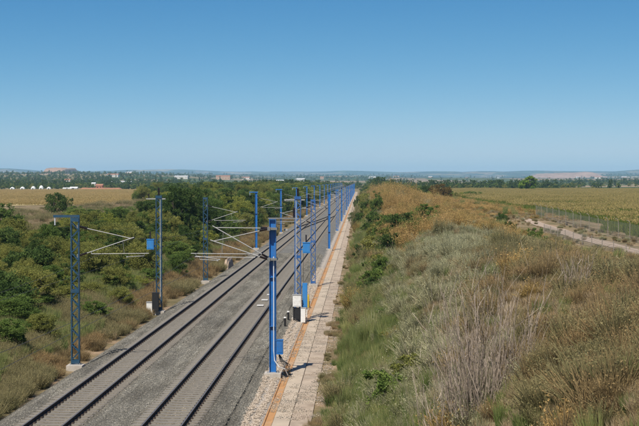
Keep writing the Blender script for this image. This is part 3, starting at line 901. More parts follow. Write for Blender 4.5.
def add_switch_gear(t, s, h):
    """disconnector at the head, motor box hung on the field side, weights and cabinets at the foot"""
    def crossarm(mb):
        mb.box(-.95, .5, -.04, .04, h - .30, h - .22)
    part('cross_arm', ('crossarm', s), crossarm, 'galvanised', t)
    def pin(mb):
        insulator(mb, (0, 0, h), (0, 0, h + .55), .09, 6)
    part('insulator', ('pin2', s, h), lambda mb: insulator(mb, (-s * .75, 0, h - .22), (-s * .75, 0, h + .12), .06, 4), 'dark_insulator', t)
    part('insulator', ('pin', s, h), pin, 'dark_insulator', t)
    bx = -s * .62
    def box(mb):
        mb.box(bx - .26, bx + .26, -.24, .20, 4.70, 5.42)
        mb.box(bx - .29, bx + .29, -.27, .23, 5.42, 5.47)
        mb.box(bx - .21, bx + .21, -.255, -.2405, 4.77, 5.34)
        mb.box(min(bx, -s * .2), max(bx, -s * .2), .02, .10, 4.9, 5.0)
    b = part('switch_box', ('sbox', s), box, 'box_blue', t)
    def bush(mb): insulator(mb, (bx - .03, 0, 5.47), (bx - .03, 0, 6.0), .07, 6)
    part('bushing', ('bush', s), bush, 'dark_insulator', b)
    def rod(mb): mb.tube([(s * .12, -.16, .6), (s * .12, -.16, h - .3)], .018, 5)
    part('operating_rod', ('rod', s, h), rod, 'white_insulator', t)
    def weights(mb):
        for i in range(9): mb.tube([(-s * .40, 0, .35 + i * .115), (-s * .40, 0, .35 + i * .115 + .095)], .13, 10)
        mb.tube([(-s * .40, 0, .3), (-s * .40, 0, 5.2)], .012, 5)
    part('tension_weight', ('weights', s), weights, 'black_plastic', t)

# ------------------------------------------------------------------ place the masts
ZB = -.50
LMX, RMX = -15.0, -4.40
def mast(x, y, s, kind, paint, h, label, cants=('plain',), arm=None, gear=False, group=None, name='catenary_mast', zb=ZB):
    t = thing(name, label, 'catenary mast', (x, y, zb), group)
    foot(t, zb)
    if kind == 'lattice':
        part('post', ('lat', h), lattice_build(h), paint, t, (0, 0, .131))
        part('lacing', ('lac', h), lacing_build(h), paint, t, (0, 0, .131))
    else:
        part('post', ('hb', h, paint), hbeam_build(h, .34 if y < 100 else .32), paint, t, (0, 0, .131))
    for i, c in enumerate(cants):
        add_cantilever(t, s, c, zb, 0 if len(cants) == 1 else (-.45, .45)[i])
    if arm is not None: add_feeder_arm(t, s, h + .131, paint, *arm)
    if gear: add_switch_gear(t, s, h + .131)
    return t

_mesh_cache_keys_paint = None
G = 'blue masts along the railway'
# lattice meshes carry one paint each, so the cache key includes the paint through a wrapper
_lat0 = part
def part_paint(name, key, build, mats, parent, loc=(0, 0, 0), rz=0.0):
    return _lat0(name, (key, str(mats)), build, mats, parent, loc, rz)
part = part_paint

m1 = mast(LMX, 69.6, 1, 'lattice', 'faded_blue_paint', 7.75, 'nearest left lattice mast, dark blue, with a long arm at its head', ('plain',), arm=(True, 1.15), group=G)
m2 = mast(LMX, 98.8, 1, 'lattice', 'faded_blue_paint', 8.60, 'tall left lattice mast carrying a light blue switch box', (), gear=True, group=G)
m3 = mast(LMX, 128.7, 1, 'lattice', 'faded_blue_paint', 8.1, 'third left mast, dark blue lattice before the tall dark trees', ('plain',), group=G)
m4 = mast(LMX, 192, 1, 'beam', 'blue_paint', 8.0, 'fourth left mast, a solid blue beam just beyond the third', ('plain',), arm=(True, 1.0), group=G)
m5 = mast(LMX, 252, 1, 'beam', 'blue_paint', 8.0, 'fifth left mast, a solid blue beam at the start of the crossover', ('plain',), arm=(True, 1.0), group=G)
r1 = mast(RMX, 67.0, -1, 'beam', 'blue_paint', 7.75, 'nearest right mast, thick bright blue beam with two wire brackets', ('plain', 'raised'), arm=(False, 1.15), group=G)
r2 = mast(RMX, 94.0, -1, 'lattice', 'lilac_blue_paint', 8.60, 'second right mast, pale blue lattice with switch box and white cabinet', (), gear=True, group=G)
r3 = mast(RMX, 125, -1, 'lattice', 'lilac_blue_paint', 7.95, 'third right mast, pale blue lattice behind the switch box', ('plain',), group=G)
r4 = mast(RMX, 190, -1, 'beam', 'blue_paint', 8.0, 'fourth right mast, a plain bright blue beam standing clear by the path', ('plain',), group=G)
r5 = mast(RMX, 258, -1, 'lattice', 'blue_paint', 8.0, 'fifth right mast, slim blue lattice halfway along the crossover', ('plain',), arm=(False, .9), group=G)
ordn = ['sixth', 'seventh', 'eighth', 'ninth', 'tenth', 'eleventh', 'twelfth', 'thirteenth', 'fourteenth', 'fifteenth', 'sixteenth', 'seventeenth', 'eighteenth', 'nineteenth']
MAST_L, MAST_R = [69.6, 128.7, 192, 252], [67, 125, 190, 258]
for i in range(14):
    y = 314 + i * 61
    MAST_L.append(y); MAST_R.append(y + 5)
    mast(LMX, y, 1, 'beam', 'blue_paint', 8.0, '%s mast of the left row, small blue beam in the distance' % ordn[i], ('plain',), arm=(True, 1.0), group=G)
    mast(RMX, y + 5, -1, 'beam' if i % 3 != 1 else 'lattice', 'blue_paint', 8.0, '%s mast of the right row, small blue beam in the distance' % ordn[i], ('plain',), arm=(False, .9), group=G)

# fittings on the nearest right mast: blue box, conduit, cable bundle
def mini(mb): mb.box(.19, .52, -.20, .10, 1.05, 1.75); mb.box(.17, .54, -.22, .12, 1.75, 1.79); mb.box(.24, .47, -.212, -.202, 1.15, 1.65)
part('junction_box', 'jb', mini, 'blue_paint', r1)
def conduit(mb): mb.tube([(.06, -.24, 6.0), (.06, -.24, 1.2), (.10, -.26, .75), (.34, -.28, .42), (.62, -.1, .30), (.75, .1, -.05)], .028, 6)
part('conduit', 'cd', conduit, 'white_insulator', r1)
def cables(mb):
    for i in range(5):
        a = .5 + .07 * i
        mb.tube([(.30, -.05 + .03 * i, 1.05), (.36 + .05 * i, -.1, .72), (a + .1, -.12, .45 + .06 * (i % 3)), (a, .05, .2), (.72 + .05 * i, .2, -.08)], .02, 5)
part('cable', 'cb', cables, 'black_plastic', r1)

# white cabinet and blue panel at the foot of the second right mast, small marker posts
cab = thing('trackside_cabinet', 'white cabinet on dark legs in front of the second right mast', 'cabinet', (RMX - .02, 93.2, -.56))
def cb1(mb): mb.box(-.29, .29, -.22, .22, 1.05, 1.85)
part('body', 'cab_body', cb1, 'white_box_paint', cab)
def cb2(mb):
    for sx in (-.24, .24):
        for sy in (-.16, .16): mb.box(sx - .03, sx + .03, sy - .03, sy + .03, 0, 1.049)
    mb.box(-.20, .20, -.12, .12, .2, .95)
part('stand', 'cab_stand', cb2, 'black_plastic', cab)
def cb3(mb): mb.box(-.32, .32, -.25, .25, 1.851, 1.89)
part('lid', 'cab_lid', cb3, 'galvanised', cab)
def cb4(mb): mb.box(-.24, .24, -.234, -.221, 1.11, 1.79); mb.box(.17, .20, -.25, -.2345, 1.4, 1.52)
part('door', 'cab_door', cb4, 'white_box_paint', cab)
bp_ = thing('blue_cabinet', 'tall narrow blue cabinet right of the white cabinet', 'cabinet', (RMX + .52, 93.6, -.60))
def bb(mb): mb.box(-.17, .17, -.16, .16, 1.0, 2.7)
def bl(mb):
    for sx in (-.13, .13): mb.box(sx - .03, sx + .03, -.05, .05, 0, .999)
part('body', 'bcb', bb, 'box_blue', bp_); part('leg', 'bcl', bl, 'white_box_paint', bp_)
def bd(mb): mb.box(-.14, .14, -.172, -.161, 1.06, 2.64)
part('door', 'bcd', bd, 'box_blue', bp_)
wc = thing('white_casing', 'low white casing at the foot of the blue cabinet', 'cabinet', (RMX + .42, 92.9, -.60))
def w1(mb): mb.box(-.16, .16, -.14, .14, 0, 1.0)
def w2(mb): mb.box(-.18, .18, -.16, .16, 1.001, 1.04)
part('body', 'wcb', w1, 'white_box_paint', wc); part('lid', 'wcl', w2, 'galvanised', wc)
lc = thing('trackside_cabinet', 'white cabinet at the foot of the tall left lattice mast', 'cabinet', (LMX - .62, 98.4, -.68))
part('body', 'lcb', lambda mb: mb.box(-.24, .24, -.2, .2, 0, .95), 'white_box_paint', lc)
part('lid', 'lcl', lambda mb: mb.box(-.27, .27, -.23, .23, .951, .99), 'galvanised', lc)
lb = thing('relay_box', 'dark box on a short pole beside the tall left lattice mast', 'cabinet', (LMX - .15, 98.2, -.68))
part('body', 'lbb', lambda mb: mb.box(-.26, .20, -.2, .2, .35, 1.7), 'black_plastic', lb)
part('pole', 'lbp', lambda mb: mb.tube([(-.03, 0, 0), (-.03, 0, .349)], .05, 8), 'galvanised', lb)
for i, (px_, py_) in enumerate(((-5.0, 92.6), (-5.0, 88.6))):
    mk = thing('marker_post', ['short black post with white cap left of the white cabinet', 'short black post with white cap nearer the camera, below the first'][i], 'post', (px_, py_, -.48))
    part('post', 'mkp', lambda mb: mb.tube([(0, 0, 0), (0, 0, .62)], .07, 8), 'black_plastic', mk)
    part('cap', 'mkc', lambda mb: mb.tube([(0, 0, .621), (0, 0, .70)], [.10, .08], 8), 'white_box_paint', mk)
ym = thing('hydrant', 'yellow post and grey box beside the channel past the white cabinet', 'post', (-4.05, 104, -.64))
part('post', 'ymp', lambda mb: mb.tube([(0, 0, 0), (0, 0, .9), (0, 0, 1.05)], [.08, .08, .04], 8), 'signal_yellow', ym)
part('box', 'ymb', lambda mb: mb.box(-.12, .12, .12, .4, 0, .5), 'galvanised', ym)
for i, (bx_, by_) in enumerate(((RX, 100.5), (RX, 105.2), (RX + .1, 110.0))):
    bz = thing('balise', ['pale balise plate between the right rails, nearest of three', 'pale balise plate between the right rails, middle of three', 'pale balise plate between the right rails, farthest of three'][i], 'balise', (bx_, by_, -.218))
    part('plate', 'bpl', lambda mb: mb.box(-.25, .25, -.2, .2, .06, .12), 'white_box_paint', bz)
    part('foot', 'bft', lambda mb: (mb.box(-.2, -.12, -.15, .15, 0, .0599), mb.box(.12, .2, -.15, .15, 0, .0599)), 'galvanised', bz)

# ------------------------------------------------------------------ overhead wires
def wires(cx, masts, s, label):
    t = thing('overhead_line', label, 'overhead line', (cx, 0, 0))
    ys = [10 - (masts[1] - masts[0]) * 0] + masts
    con, mes, drop = MB(), MB(), MB()
    cpts = []; mpts = []
    for i in range(len(ys) - 1):
        a, b = ys[i], ys[i + 1]
        x0, x1 = (.18 if i % 2 else -.18), (-.18 if i % 2 else .18)
        for k in range(9 if b < 450 else 5):
            f = k / (9 if b < 450 else 5)
            y = a + (b - a) * f
            x = x0 + (x1 - x0) * f
            zm = 6.28 - .75 * 4 * f * (1 - f) * min(1, (b - a) / 60)
            cpts.append((x, y, 5.30)); mpts.append((x * .6, y, zm))
            if b < 330 and 0 < k: drop.tube([(x, y, 5.30), (x * .6, y, zm)], .004, 3)
    con.tube(cpts, .006, 4); mes.tube(mpts, .006, 4)
    link('contact_wire', con.mesh('contact_wire', 'copper_wire'), t); link('messenger_wire', mes.mesh('messenger_wire', 'copper_wire'), t)
    tag(link('dropper_wires', drop.mesh('dropper_wires', 'copper_wire'), t), kind='stuff')
wires(LX, MAST_L, 1, 'overhead contact wire and messenger wire above the left track')
wires(RX, MAST_R, -1, 'overhead contact wire and messenger wire above the right track')
def feeder(x, z, ys, label):
    mb = MB(); pts = []
    for a, b in zip(ys[:-1], ys[1:]):
        for k in range(5):
            f = k / 5; pts.append((x, a + (b - a) * f, z - 1.0 * 4 * f * (1 - f) * ((b - a) / 60) ** 2))
    mb.tube(pts, .0045, 4)
    tag(link('feeder_wire', mb.mesh('feeder_wire', 'copper_wire')), label, 'wire')
feeder(LMX - 1.07, 6.88, [69.6, 128.7, 192, 252] + MAST_L[4:], 'thin feeder wire hung from the head arms of the left masts')
feeder(RMX + 1.07, 7.98, [67, 125, 190, 258] + MAST_R[4:], 'thin feeder wire on the head arms of the right masts')

# ================================================================== FENCES AND FARM ROAD (right plateau)
road = MB()
ys_ = np.arange(60, 222, 3.0)
rv = []; rf = []
for i, y in enumerate(ys_):
    for x in (24.3, 25.0, 25.9, 26.6):
        rv.append((x + (vnoise(y * .2, 3.3) - .5) * .5, y, gz(x, y) + .05))
for i in range(len(ys_) - 1):
    for j in range(3): rf.append((i * 4 + j, i * 4 + j + 1, i * 4 + 5 + j, i * 4 + 4 + j))
road.add(rv, rf)
tag(link('farm_track', road.mesh('farm_track', 'dirt_pale')), kind='structure')

def road_weeds():
    n = 1100
    x = rng.uniform(19.5, 32, n); y = rng.uniform(80, 250, n)
    k = (vnoise(x * .5, y * .25) > .45) & ((np.abs(x - 25.6) > 1.4) | (rng.random(n) < .12 + .9 * (y > 195)))
    x, y = x[k], y[k]
    return x, y
def fence(name, x, y0, y1, step, h, hook, nw, label):
    t = thing(name, label, 'fence', (x, y0, gz(x, y0)))
    z0 = gz(x, y0)
    def post(mb):
        mb.tube([(0, 0, -.3), (0, 0, h)], .036, 6)
        if hook: mb.tube([(0, 0, h), (-.05, 0, h + .16), (-.20, 0, h + .30), (-.36, 0, h + .33)], .032, 6)
    y = y0; tops = []
    while y <= y1:
        part('post', (name, 'post'), post, 'fence_post_paint', t, (0, y - y0, gz(x, y) - z0))
        tops.append((0, y - y0, gz(x, y) - z0)); y += step
    mb = MB()
    for k in range(nw):
        zz = .06 + (h - .1) * k / (nw - 1)
        mb.tube([(p[0], p[1], p[2] + zz) for p in tops], .008, 3)
    for a, b in zip(tops[:-1], tops[1:]):
        for k in range(1, int(step / .25)):
            f = k * .25 / step
            if y0 + a[1] < 260:
                p = Vector(a).lerp(Vector(b), f); mb.tube([p + Vector((0, 0, .06)), p + Vector((0, 0, h - .04))], .006, 3)
    tag(link('wire_mesh', mb.mesh('wire_mesh', 'fence_steel'), t), kind='stuff')
fence('field_fence', 29.2, 100, 225, 6.4, 1.95, True, 9, 'tall wire fence with bent-top posts along the corn field')
fence('low_fence', 22.6, 80, 165, 5.6, 1.15, False, 7, 'low wire fence with pale posts on the near side of the farm track')

# ================================================================== PLANTS
tree_type('dark', 21, 'leaf_dark', 7.0, 2.8, 120, 110, .11, r0=.16, base=.20)
tree_type('dark_b', 22, 'leaf_dark', 7.5, 2.4, 120, 110, .11, r0=.16, base=.12, shape=1.2, low=True)
tree_type('mid', 23, 'leaf_mid', 6.0, 2.6, 120, 115, .10, r0=.14, base=.14, low=True)
tree_type('mid_b', 28, 'leaf_mid', 6.5, 2.9, 125, 115, .10, r0=.15, base=.12, low=True)
tree_type('olive', 24, 'leaf_olive', 4.5, 2.6, 130, 130, .072, r0=.09, stems=3, base=.08, low=True)
tree_type('olive_b', 25, 'leaf_olive', 4.2, 2.3, 120, 130, .072, r0=.08, stems=3, base=.08, low=True)
tree_type('yellow', 26, 'leaf_yellow', 4.8, 2.4, 115, 115, .085, r0=.09, stems=2, base=.10, low=True)
tree_type('round', 27, 'leaf_bright', 8.0, 4.4, 110, 70, .26, r0=.22, base=.16, low=True)
tree_type('rust', 29, 'leaf_rust', 5.0, 4.2, 100, 80, .17, r0=.12, stems=3, base=.06, low=True)
tree_type('bush', 30, 'leaf_mid', 2.6, 2.0, 70, 90, .085, r0=.05, stems=4, base=.03, low=True)
tree_type('bush_b', 31, 'leaf_dark', 2.4, 1.9, 70, 90, .08, r0=.05, stems=4, base=.03, low=True)

TG = 'trees of the thicket left of the railway'
# key, photo column, distance, photo row of the top, width, label
THICKET = [
    ('bush_b', 52, 255, 192, 6.4, 'dark green round tree standing alone before the golden field'),
    ('bush', 1, 172, 204, 5.6, 'dark bush cut off by the left edge above the dry bank'),
    ('olive', 12, 112, 250, 5.2, 'large olive bush at the left edge, lower down'),
    ('olive_b', 42, 108, 252, 5.4, 'large olive bush just left of the nearest left mast'),
    ('olive_b', 26, 132, 240, 5.2, 'olive bush behind the two large olive bushes on the left'),
    ('olive', 62, 128, 245, 5.0, 'olive bush behind the nearest left mast, at mid height'),
    ('yellow', 52, 97, 275, 3.6, 'yellowish bush in front of the olive bushes, by the mast'),
    ('mid', 96, 118, 262, 4.2, 'mid green bush right of the nearest left mast'),
    ('dark_b', 116, 122, 262, 4.0, 'dark green bush below the long registration tube'),
    ('mid_b', 136, 126, 258, 3.8, 'green bush left of the tall mast with the switch box'),
    ('mid', 84, 148, 232, 5.0, 'green tree behind the head of the nearest left mast'),
    ('dark', 106, 160, 225, 5.4, 'dark tree between the first and second left masts'),
    ('mid_b', 132, 168, 222, 5.2, 'spreading green tree left of the switch box'),
    ('yellow', 118, 142, 240, 4.2, 'yellow green bush in the middle of the thicket'),
    ('dark_b', 92, 205, 210, 5.5, 'dark tree at the back of the thicket near the golden field'),
    ('mid', 76, 220, 208, 5.0, 'green tree at the back beside the lone round tree'),
    ('mid_b', 118, 215, 207, 6.0, 'broad green tree at the back between the first two masts'),
    ('dark', 145, 205, 200, 5.0, 'dark tree just left of the tall mast top'),
    ('dark_b', 174, 168, 188, 4.4, 'tallest dark tree, right behind the tall left mast'),
    ('dark', 186, 176, 187, 4.6, 'tall dark tree between the second and third left masts'),
    ('dark_b', 197, 184, 191, 4.4, 'tall dark tree just left of the third left mast'),
    ('mid', 176, 140, 240, 4.0, 'green bush at the foot of the tall dark trees'),
    ('dark', 190, 150, 240, 3.6, 'dark bush between the second and third masts near the verge'),
    ('mid_b', 212, 198, 196, 4.6, 'green tree right of the third left mast'),
    ('yellow', 224, 214, 196, 4.6, 'yellow green tree above the brackets of the third mast'),
    ('dark', 208, 180, 205, 4.0, 'dark tree behind the third left mast'),
    ('yellow', 238, 236, 196, 4.8, 'yellow green tree left of the fourth left mast'),
    ('mid', 232, 206, 215, 3.8, 'green bush low between the third and fourth left masts'),
    ('dark_b', 226, 256, 190, 5.4, 'dark tree behind the yellow green ones'),
    ('dark', 250, 262, 192, 5.0, 'dark tree behind the fourth left mast'),
    ('yellow', 262, 292, 193, 5.0, 'yellow green tree right of the fourth left mast'),
    ('mid_b', 272, 322, 192, 5.4, 'green tree left of the fifth left mast'),
    ('dark', 284, 365, 190, 6.0, 'dark tree behind the fifth left mast'),
    ('mid', 294, 420, 189, 6.4, 'green tree beyond the fifth left mast'),
    ('dark_b', 304, 480, 189, 6.8, 'dark tree farther along the left row of masts'),
    ('mid_b', 268, 420, 187, 7.0, 'broad green tree well behind the fourth and fifth masts'),
    ('dark', 246, 400, 187, 7.0, 'dark tree in the second row behind the fourth left mast'),
    ('mid', 226, 380, 187, 7.0, 'green tree in the second row behind the yellow green trees'),
    ('mid_b', 200, 330, 189, 6.6, 'green tree showing above the third left mast'),
    ('olive_b', 6, 92, 272, 4.2, 'low olive bush at the left edge above the green grass'),
    ('mid', 28, 96, 276, 3.6, 'low green bush left of the nearest mast above the grass'),
    ('olive', 88, 100, 282, 3.4, 'low olive bush right of the nearest left mast above the verge'),
    ('mid_b', 112, 106, 272, 3.6, 'low green bush above the verge between the first two masts'),
    ('yellow', 132, 112, 276, 3.0, 'low yellow green bush left of the tall mast foot'),
    ('bush', 74, 290, 206, 7.0, 'green bush right of the lone round tree at the field edge'),
    ('bush_b', 92, 300, 207, 7.0, 'dark bush at the field edge above the first mast bracket'),
    ('bush', 108, 285, 207, 6.5, 'green bush at the middle of the field edge'),
    ('bush_b', 124, 300, 206, 7.0, 'dark bush at the field edge left of the switch box'),
    ('bush', 138, 310, 204, 7.0, 'green bush at the field edge by the tall mast top'),
    ('bush', 24, 205, 222, 4.0, 'small green bush on the dry bank below the golden field'),
    ('bush_b', 38, 190, 228, 3.0, 'small dark bush on the dry bank left of the mast arm'),
    ('olive_b', 12, 84, 290, 4.0, 'olive bush lowest at the left edge beside the green grass'),
    ('mid', 38, 88, 294, 3.4, 'green bush lowest beside the nearest left mast'),
    ('mid', 6, 70, 318, 2.6, 'small green bush lowest of all at the left edge'),
    ('olive_b', 34, 76, 314, 2.6, 'small olive bush in the grass left of the nearest mast'),
    ('mid', 92, 88, 300, 2.4, 'small green bush in the verge right of the nearest mast'),
    ('olive', 120, 98, 288, 2.6, 'small olive bush in the verge midway to the tall mast'),
    ('mid_b', -4, 78, 296, 4.0, 'green bush cut by the left edge at the foot of the thicket'),
    ('mid', 20, 79, 306, 3.0, 'low fresh green bush just above the lower left grass'),
    ('olive', 58, 92, 286, 3.6, 'olive bush directly behind the foot of the nearest left mast'),
    ('mid_b', 100, 112, 264, 4.2, 'fresh green bush above the verge, behind the low olive bush'),
    ('mid', 148, 118, 268, 3.2, 'fresh green bush close to the verge left of the tall mast'),
    ('mid_b', 178, 128, 252, 3.2, 'fresh green bush close to the verge right of the tall mast'),
    ('olive', 14, 146, 232, 5.6, 'olive bush on the dry bank below the left edge bush'),
    ('mid', 34, 158, 230, 4.6, 'green bush on the dry bank left of the mast head'),
    ('olive_b', 52, 172, 226, 4.6, 'olive bush on the dry bank behind the mast head'),
    ('yellow', 4, 134, 246, 4.6, 'yellow green bush at the left edge above the large olive bush'),
    ('dark_b', 160, 300, 196, 6.6, 'dark tree behind the top of the tall left mast'),
]
for key, u, Y, vtop, w, lab in THICKET:
    h = px_z(vtop, Y) - gz(px_x(u, Y), Y)
    plant_tree(key, 'thicket_tree' if h > 4.8 else 'large_bush', lab, 'tree' if h > 4.8 else 'bush', px_x(u, Y), Y, h, w, TG)

# trees and bushes of the right bank and plateau
RIGHTS = [
    ('rust', 441, 420, 4.6, 7.0, 'rust brown bush on the skyline above the golden scrub', 'bush'),
    ('round', 528, 800, 9.6, 14.0, 'bright green round tree alone at the far edge of the corn field', 'tree'),
    ('bush', 372, 205, 3.2, 4.6, 'dark bush on top of the bank beside the far masts', 'bush'),
    ('bush_b', 375, 262, 3.6, 6.0, 'dark green bush on the skyline right of the far masts', 'bush'),
    ('bush', 381, 175, 2.5, 3.2, 'green bush on the bank below the skyline bushes', 'bush'),
    ('bush_b', 402, 150, 3.0, 5.0, 'largest dark green bush on the bank, below the golden scrub', 'bush'),
    ('bush', 426, 158, 2.4, 4.8, 'green bush right of the largest dark green bush', 'bush'),
    ('bush_b', 392, 128, 2.4, 3.8, 'dark bush low on the bank by the green grass', 'bush'),
    ('bush', 414, 134, 2.1, 3.8, 'green bush between the grass and the grey scrub', 'bush'),
    ('bush_b', 500, 168, 1.9, 2.2, 'small dark bush among the golden scrub, left of two', 'bush'),
    ('bush_b', 508, 140, 1.6, 1.7, 'small dark bush among the golden scrub, right of two', 'bush'),
    ('bush', 537, 118, 1.9, 2.6, 'olive bush on the plateau in front of the fences', 'bush'),
    ('bush_b', 352, 330, 2.4, 3.6, 'dark bush at the end of the path by the far masts', 'bush'),
    ('bush', 384, 330, 3.4, 6.0, 'broad green bush on the skyline behind the bank bushes', 'bush'),
    ('bush', 404, 390, 2.6, 6.0, 'low green bush on the skyline left of the rust brown bush', 'bush'),
    ('mid', 470, 480, 3.4, 8.0, 'low green tree on the skyline right of the rust brown bush', 'tree'),
    ('dark_b', 426, 470, 3.6, 7.0, 'dark bush on the skyline just left of the rust brown bush', 'bush'),
]
for key, u, Y, h, w, lab, cat in RIGHTS:
    plant_tree(key, 'lone_tree' if cat == 'tree' else 'bank_bush', lab, cat, px_x(u, Y), Y, h, w, 'trees and bushes on the right bank')

# ------------------------------------------------------------------ ground cover of the right bank
sage_p = [make_shrub('sage_kind', 40 + i, 'sage', 440, .62, .55, .010, 340, .015) for i in range(3)]
gold_p = [make_shrub('gold_kind', 50 + i, 'broom_gold', 420, .85, .62, .011, 420, .022) for i in range(3)]
brown_p = [make_shrub('brown_kind', 60 + i, 'scrub_brown', 460, .66, .58, .009, 320, .013) for i in range(3)]
olive_p = [make_shrub('olive_kind', 70 + i, 'scrub_olive', 460, .70, .58, .010, 420, .014) for i in range(3)]
green_p = [make_tuft('grass_kind', 80 + i, 'grass_green', 170, .95, .42, .014, base_r=.26) for i in range(3)]
straw_p = [make_tuft('straw_kind', 85 + i, 'grass_straw', 150, .55, .34, .009, base_r=.22) for i in range(3)]
bushy_small = [crown_mesh('low_bush_kind', 33 + i, m, 1.1, .9, 46, 60, .055, base=.02, low=True)[0] for i, m in enumerate(('leaf_mid', 'leaf_dark', 'leaf_olive'))]

def zone_scores(x, y):
    nz = fbm(x * .14 + 7, y * .07, 4); nz2 = fbm(x * .4 + 31, y * .2, 3); nz3 = vnoise(x * .55 + 3, y * .3)
    green = sstep(3.2 + (np.minimum(y, 160) - 40) * .020, .6, x + (nz2 - .45) * 4 + (nz - .48) * 3.5) * 1.4 * sstep(520, 300, y)
    gold = (sstep(95, 150, y) + .30 * sstep(75, 105, y) * (vnoise(x * .3 + 80, y * .15) > .55)) * sstep(1.5, 5, x) * (.44 + 1.05 * nz) + .22 * sstep(.62, .72, nz3) * sstep(2, 4, x) * sstep(55, 85, y)
    sage = .80 * np.exp(-((x - (2.0 + (y - 55) * .115)) / (2.6 + y * .014)) ** 2) * sstep(240, 150, y) + .72 * (nz2 - .09)
    brown = sstep(1.8, 5.0, x) * sstep(130, 60, y) * (.42 + .62 * nz) + .22 * nz + .20 * sstep(4.5, 7, x) * sstep(85, 50, y)
    olive = .40 + .75 * (vnoise(x * .3 + 60, y * .16) - .5) + .26 * sstep(2, 6, x) * sstep(110, 50, y)
    return np.stack([green, gold, sage, brown, olive], 1), nz, nz2, nz3

def bank_cover():
    low = lambda x, y: np.interp(x, [10, 15, 18.5, 21.5], [1.0, .6, .42, .3]) * np.where(y > 215, np.interp(y, [215, 240], [1, 1.7]), 1)
    # a thin layer of grass under everything
    x, y = sample(27000, -1.4, 36.0, 17, 520, .55)
    k = (x < .25 * y + 4) & ((x < 19.0) | (y > 210)) & ~((x < -.9) & (rng.random(len(x)) < .6))
    x, y = x[k], y[k]
    S, nz, nz2, nz3 = zone_scores(x, y)
    g = (S[:, 0] + rng.gumbel(0, .22, len(x))) > .66
    sz = np.interp(y, [26, 60, 150, 520], [.75, .9, 1.2, 2.2]) * rng.uniform(.55, 1.25, len(x))
    hgt = ground_z(x, y)
    tall = np.interp(x, [-1.3, -.6, .4, 2.5], [.7, 1.3, 1.6, 1.1]) * (.35 + 1.3 * nz2)
    n = g.sum()
    scatter('green_grass', green_p, x[g], y[g], hgt[g] - .04, sz[g] * 1.0, rng.uniform(0, 6.28, n), 'tall green grass on the lower right bank beside the path', 'grass', sclz=sz[g] * tall[g],
            tilt=(rng.normal(0, .15, n), rng.normal(0, .15, n)))
    g = ~g; n = g.sum()
    scatter('straw_grass', straw_p + [green_p[0]], x[g], y[g], hgt[g] - .04, sz[g] * 1.05, rng.uniform(0, 6.28, n), 'dry straw grass tufts between the shrubs of the right bank', 'grass',
            pick=np.where((x[g] > 4) & (y[g] < 110), rng.choice([0, 1, 2], n), rng.choice([0, 0, 1, 1, 2, 2, 3], n)), sclz=sz[g] * rng.uniform(.6, 1.1, n) * low(x[g], y[g]))
    # shrubs, clumped
    x, y = sample(16500, -.9, 36.0, 17, 520, .30)
    k = (x < .25 * y + 4) & ((x < 19.5) | (y > 210))
    x, y = x[k], y[k]
    S, nz, nz2, nz3 = zone_scores(x, y)
    S[:, 0] = S[:, 0] * np.where(rng.random(len(x)) < .5, .25, 1.0)
    kind = np.argmax(S + rng.gumbel(0, .17, S.shape), 1)
    hgt = ground_z(x, y)
    gap = vnoise(x * .8 + 12, y * .45 + 4)
    size = np.interp(y, [26, 60, 150, 520], [1.05, 1.3, 1.65, 2.6]) * (.35 + 1.35 * rng.random(len(x)) ** 1.6) * (.7 + .6 * gap)
    ok = (gap > .30) | (rng.random(len(x)) < .35)
    names = [('green_scrub', bushy_small, 'leafy green low bushes in the grass of the lower right bank', 'scrub', .72),
             ('golden_scrub', gold_p, 'golden orange scrub covering the top of the right bank', 'scrub', 1.0),
             ('sage_scrub', sage_p, 'grey green sage scrub in a band across the right bank', 'scrub', 1.0),
             ('brown_scrub', brown_p, 'brown dry scrub in the right foreground', 'scrub', 1.05),
             ('olive_scrub', olive_p, 'olive green low scrub scattered over the right bank', 'scrub', 1.1)]
    for k, (nm, pr, lab, cat, m) in enumerate(names):
        s = (kind == k) & ok
        if k == 0: s &= (rng.random(len(x)) < .26) & (x < 3.6) & (y > 48) & (x > np.interp(y, [60, 120, 250], [.9, .5, -.2]))
        n = s.sum(); zs = size[s] * m
        scatter(nm, pr, x[s], y[s], hgt[s] - .05, zs, rng.uniform(0, 6.28, n), lab, cat, tilt=(rng.normal(0, .14, n), rng.normal(0, .14, n)),
                sclz=zs * rng.uniform(.7, 1.3, n) * low(x[s], y[s]))
bank_cover()

def verge_weeds():
    x, y = road_weeds()
    scatter('road_weeds', [straw_p[0], straw_p[1], olive_p[0], sage_p[0], brown_p[1]], x, y, ground_z(x, y) + .02, rng.uniform(.5, 1.1, len(x)), rng.uniform(0, 6.28, len(x)),
            'low weeds along both sides of the farm track', 'weeds')
verge_weeds()
# small weeds creeping over the path edge
def path_weeds():
    x, y = sample(1700, -2.7, -.8, 44, 330, .8)
    k = vnoise(x * .6, y * .35) > .47 + .5 * sstep(-1.6, -2.6, x)
    x, y = x[k], y[k]
    scatter('path_weeds', [brown_p[0], straw_p[0], olive_p[1], straw_p[2]], x, y, np.where(x < -2.0, -.655, -.70), rng.uniform(.25, .75, len(x)), rng.uniform(0, 6.28, len(x)),
            'small dry weeds growing over the concrete path edge', 'weeds')
path_weeds()

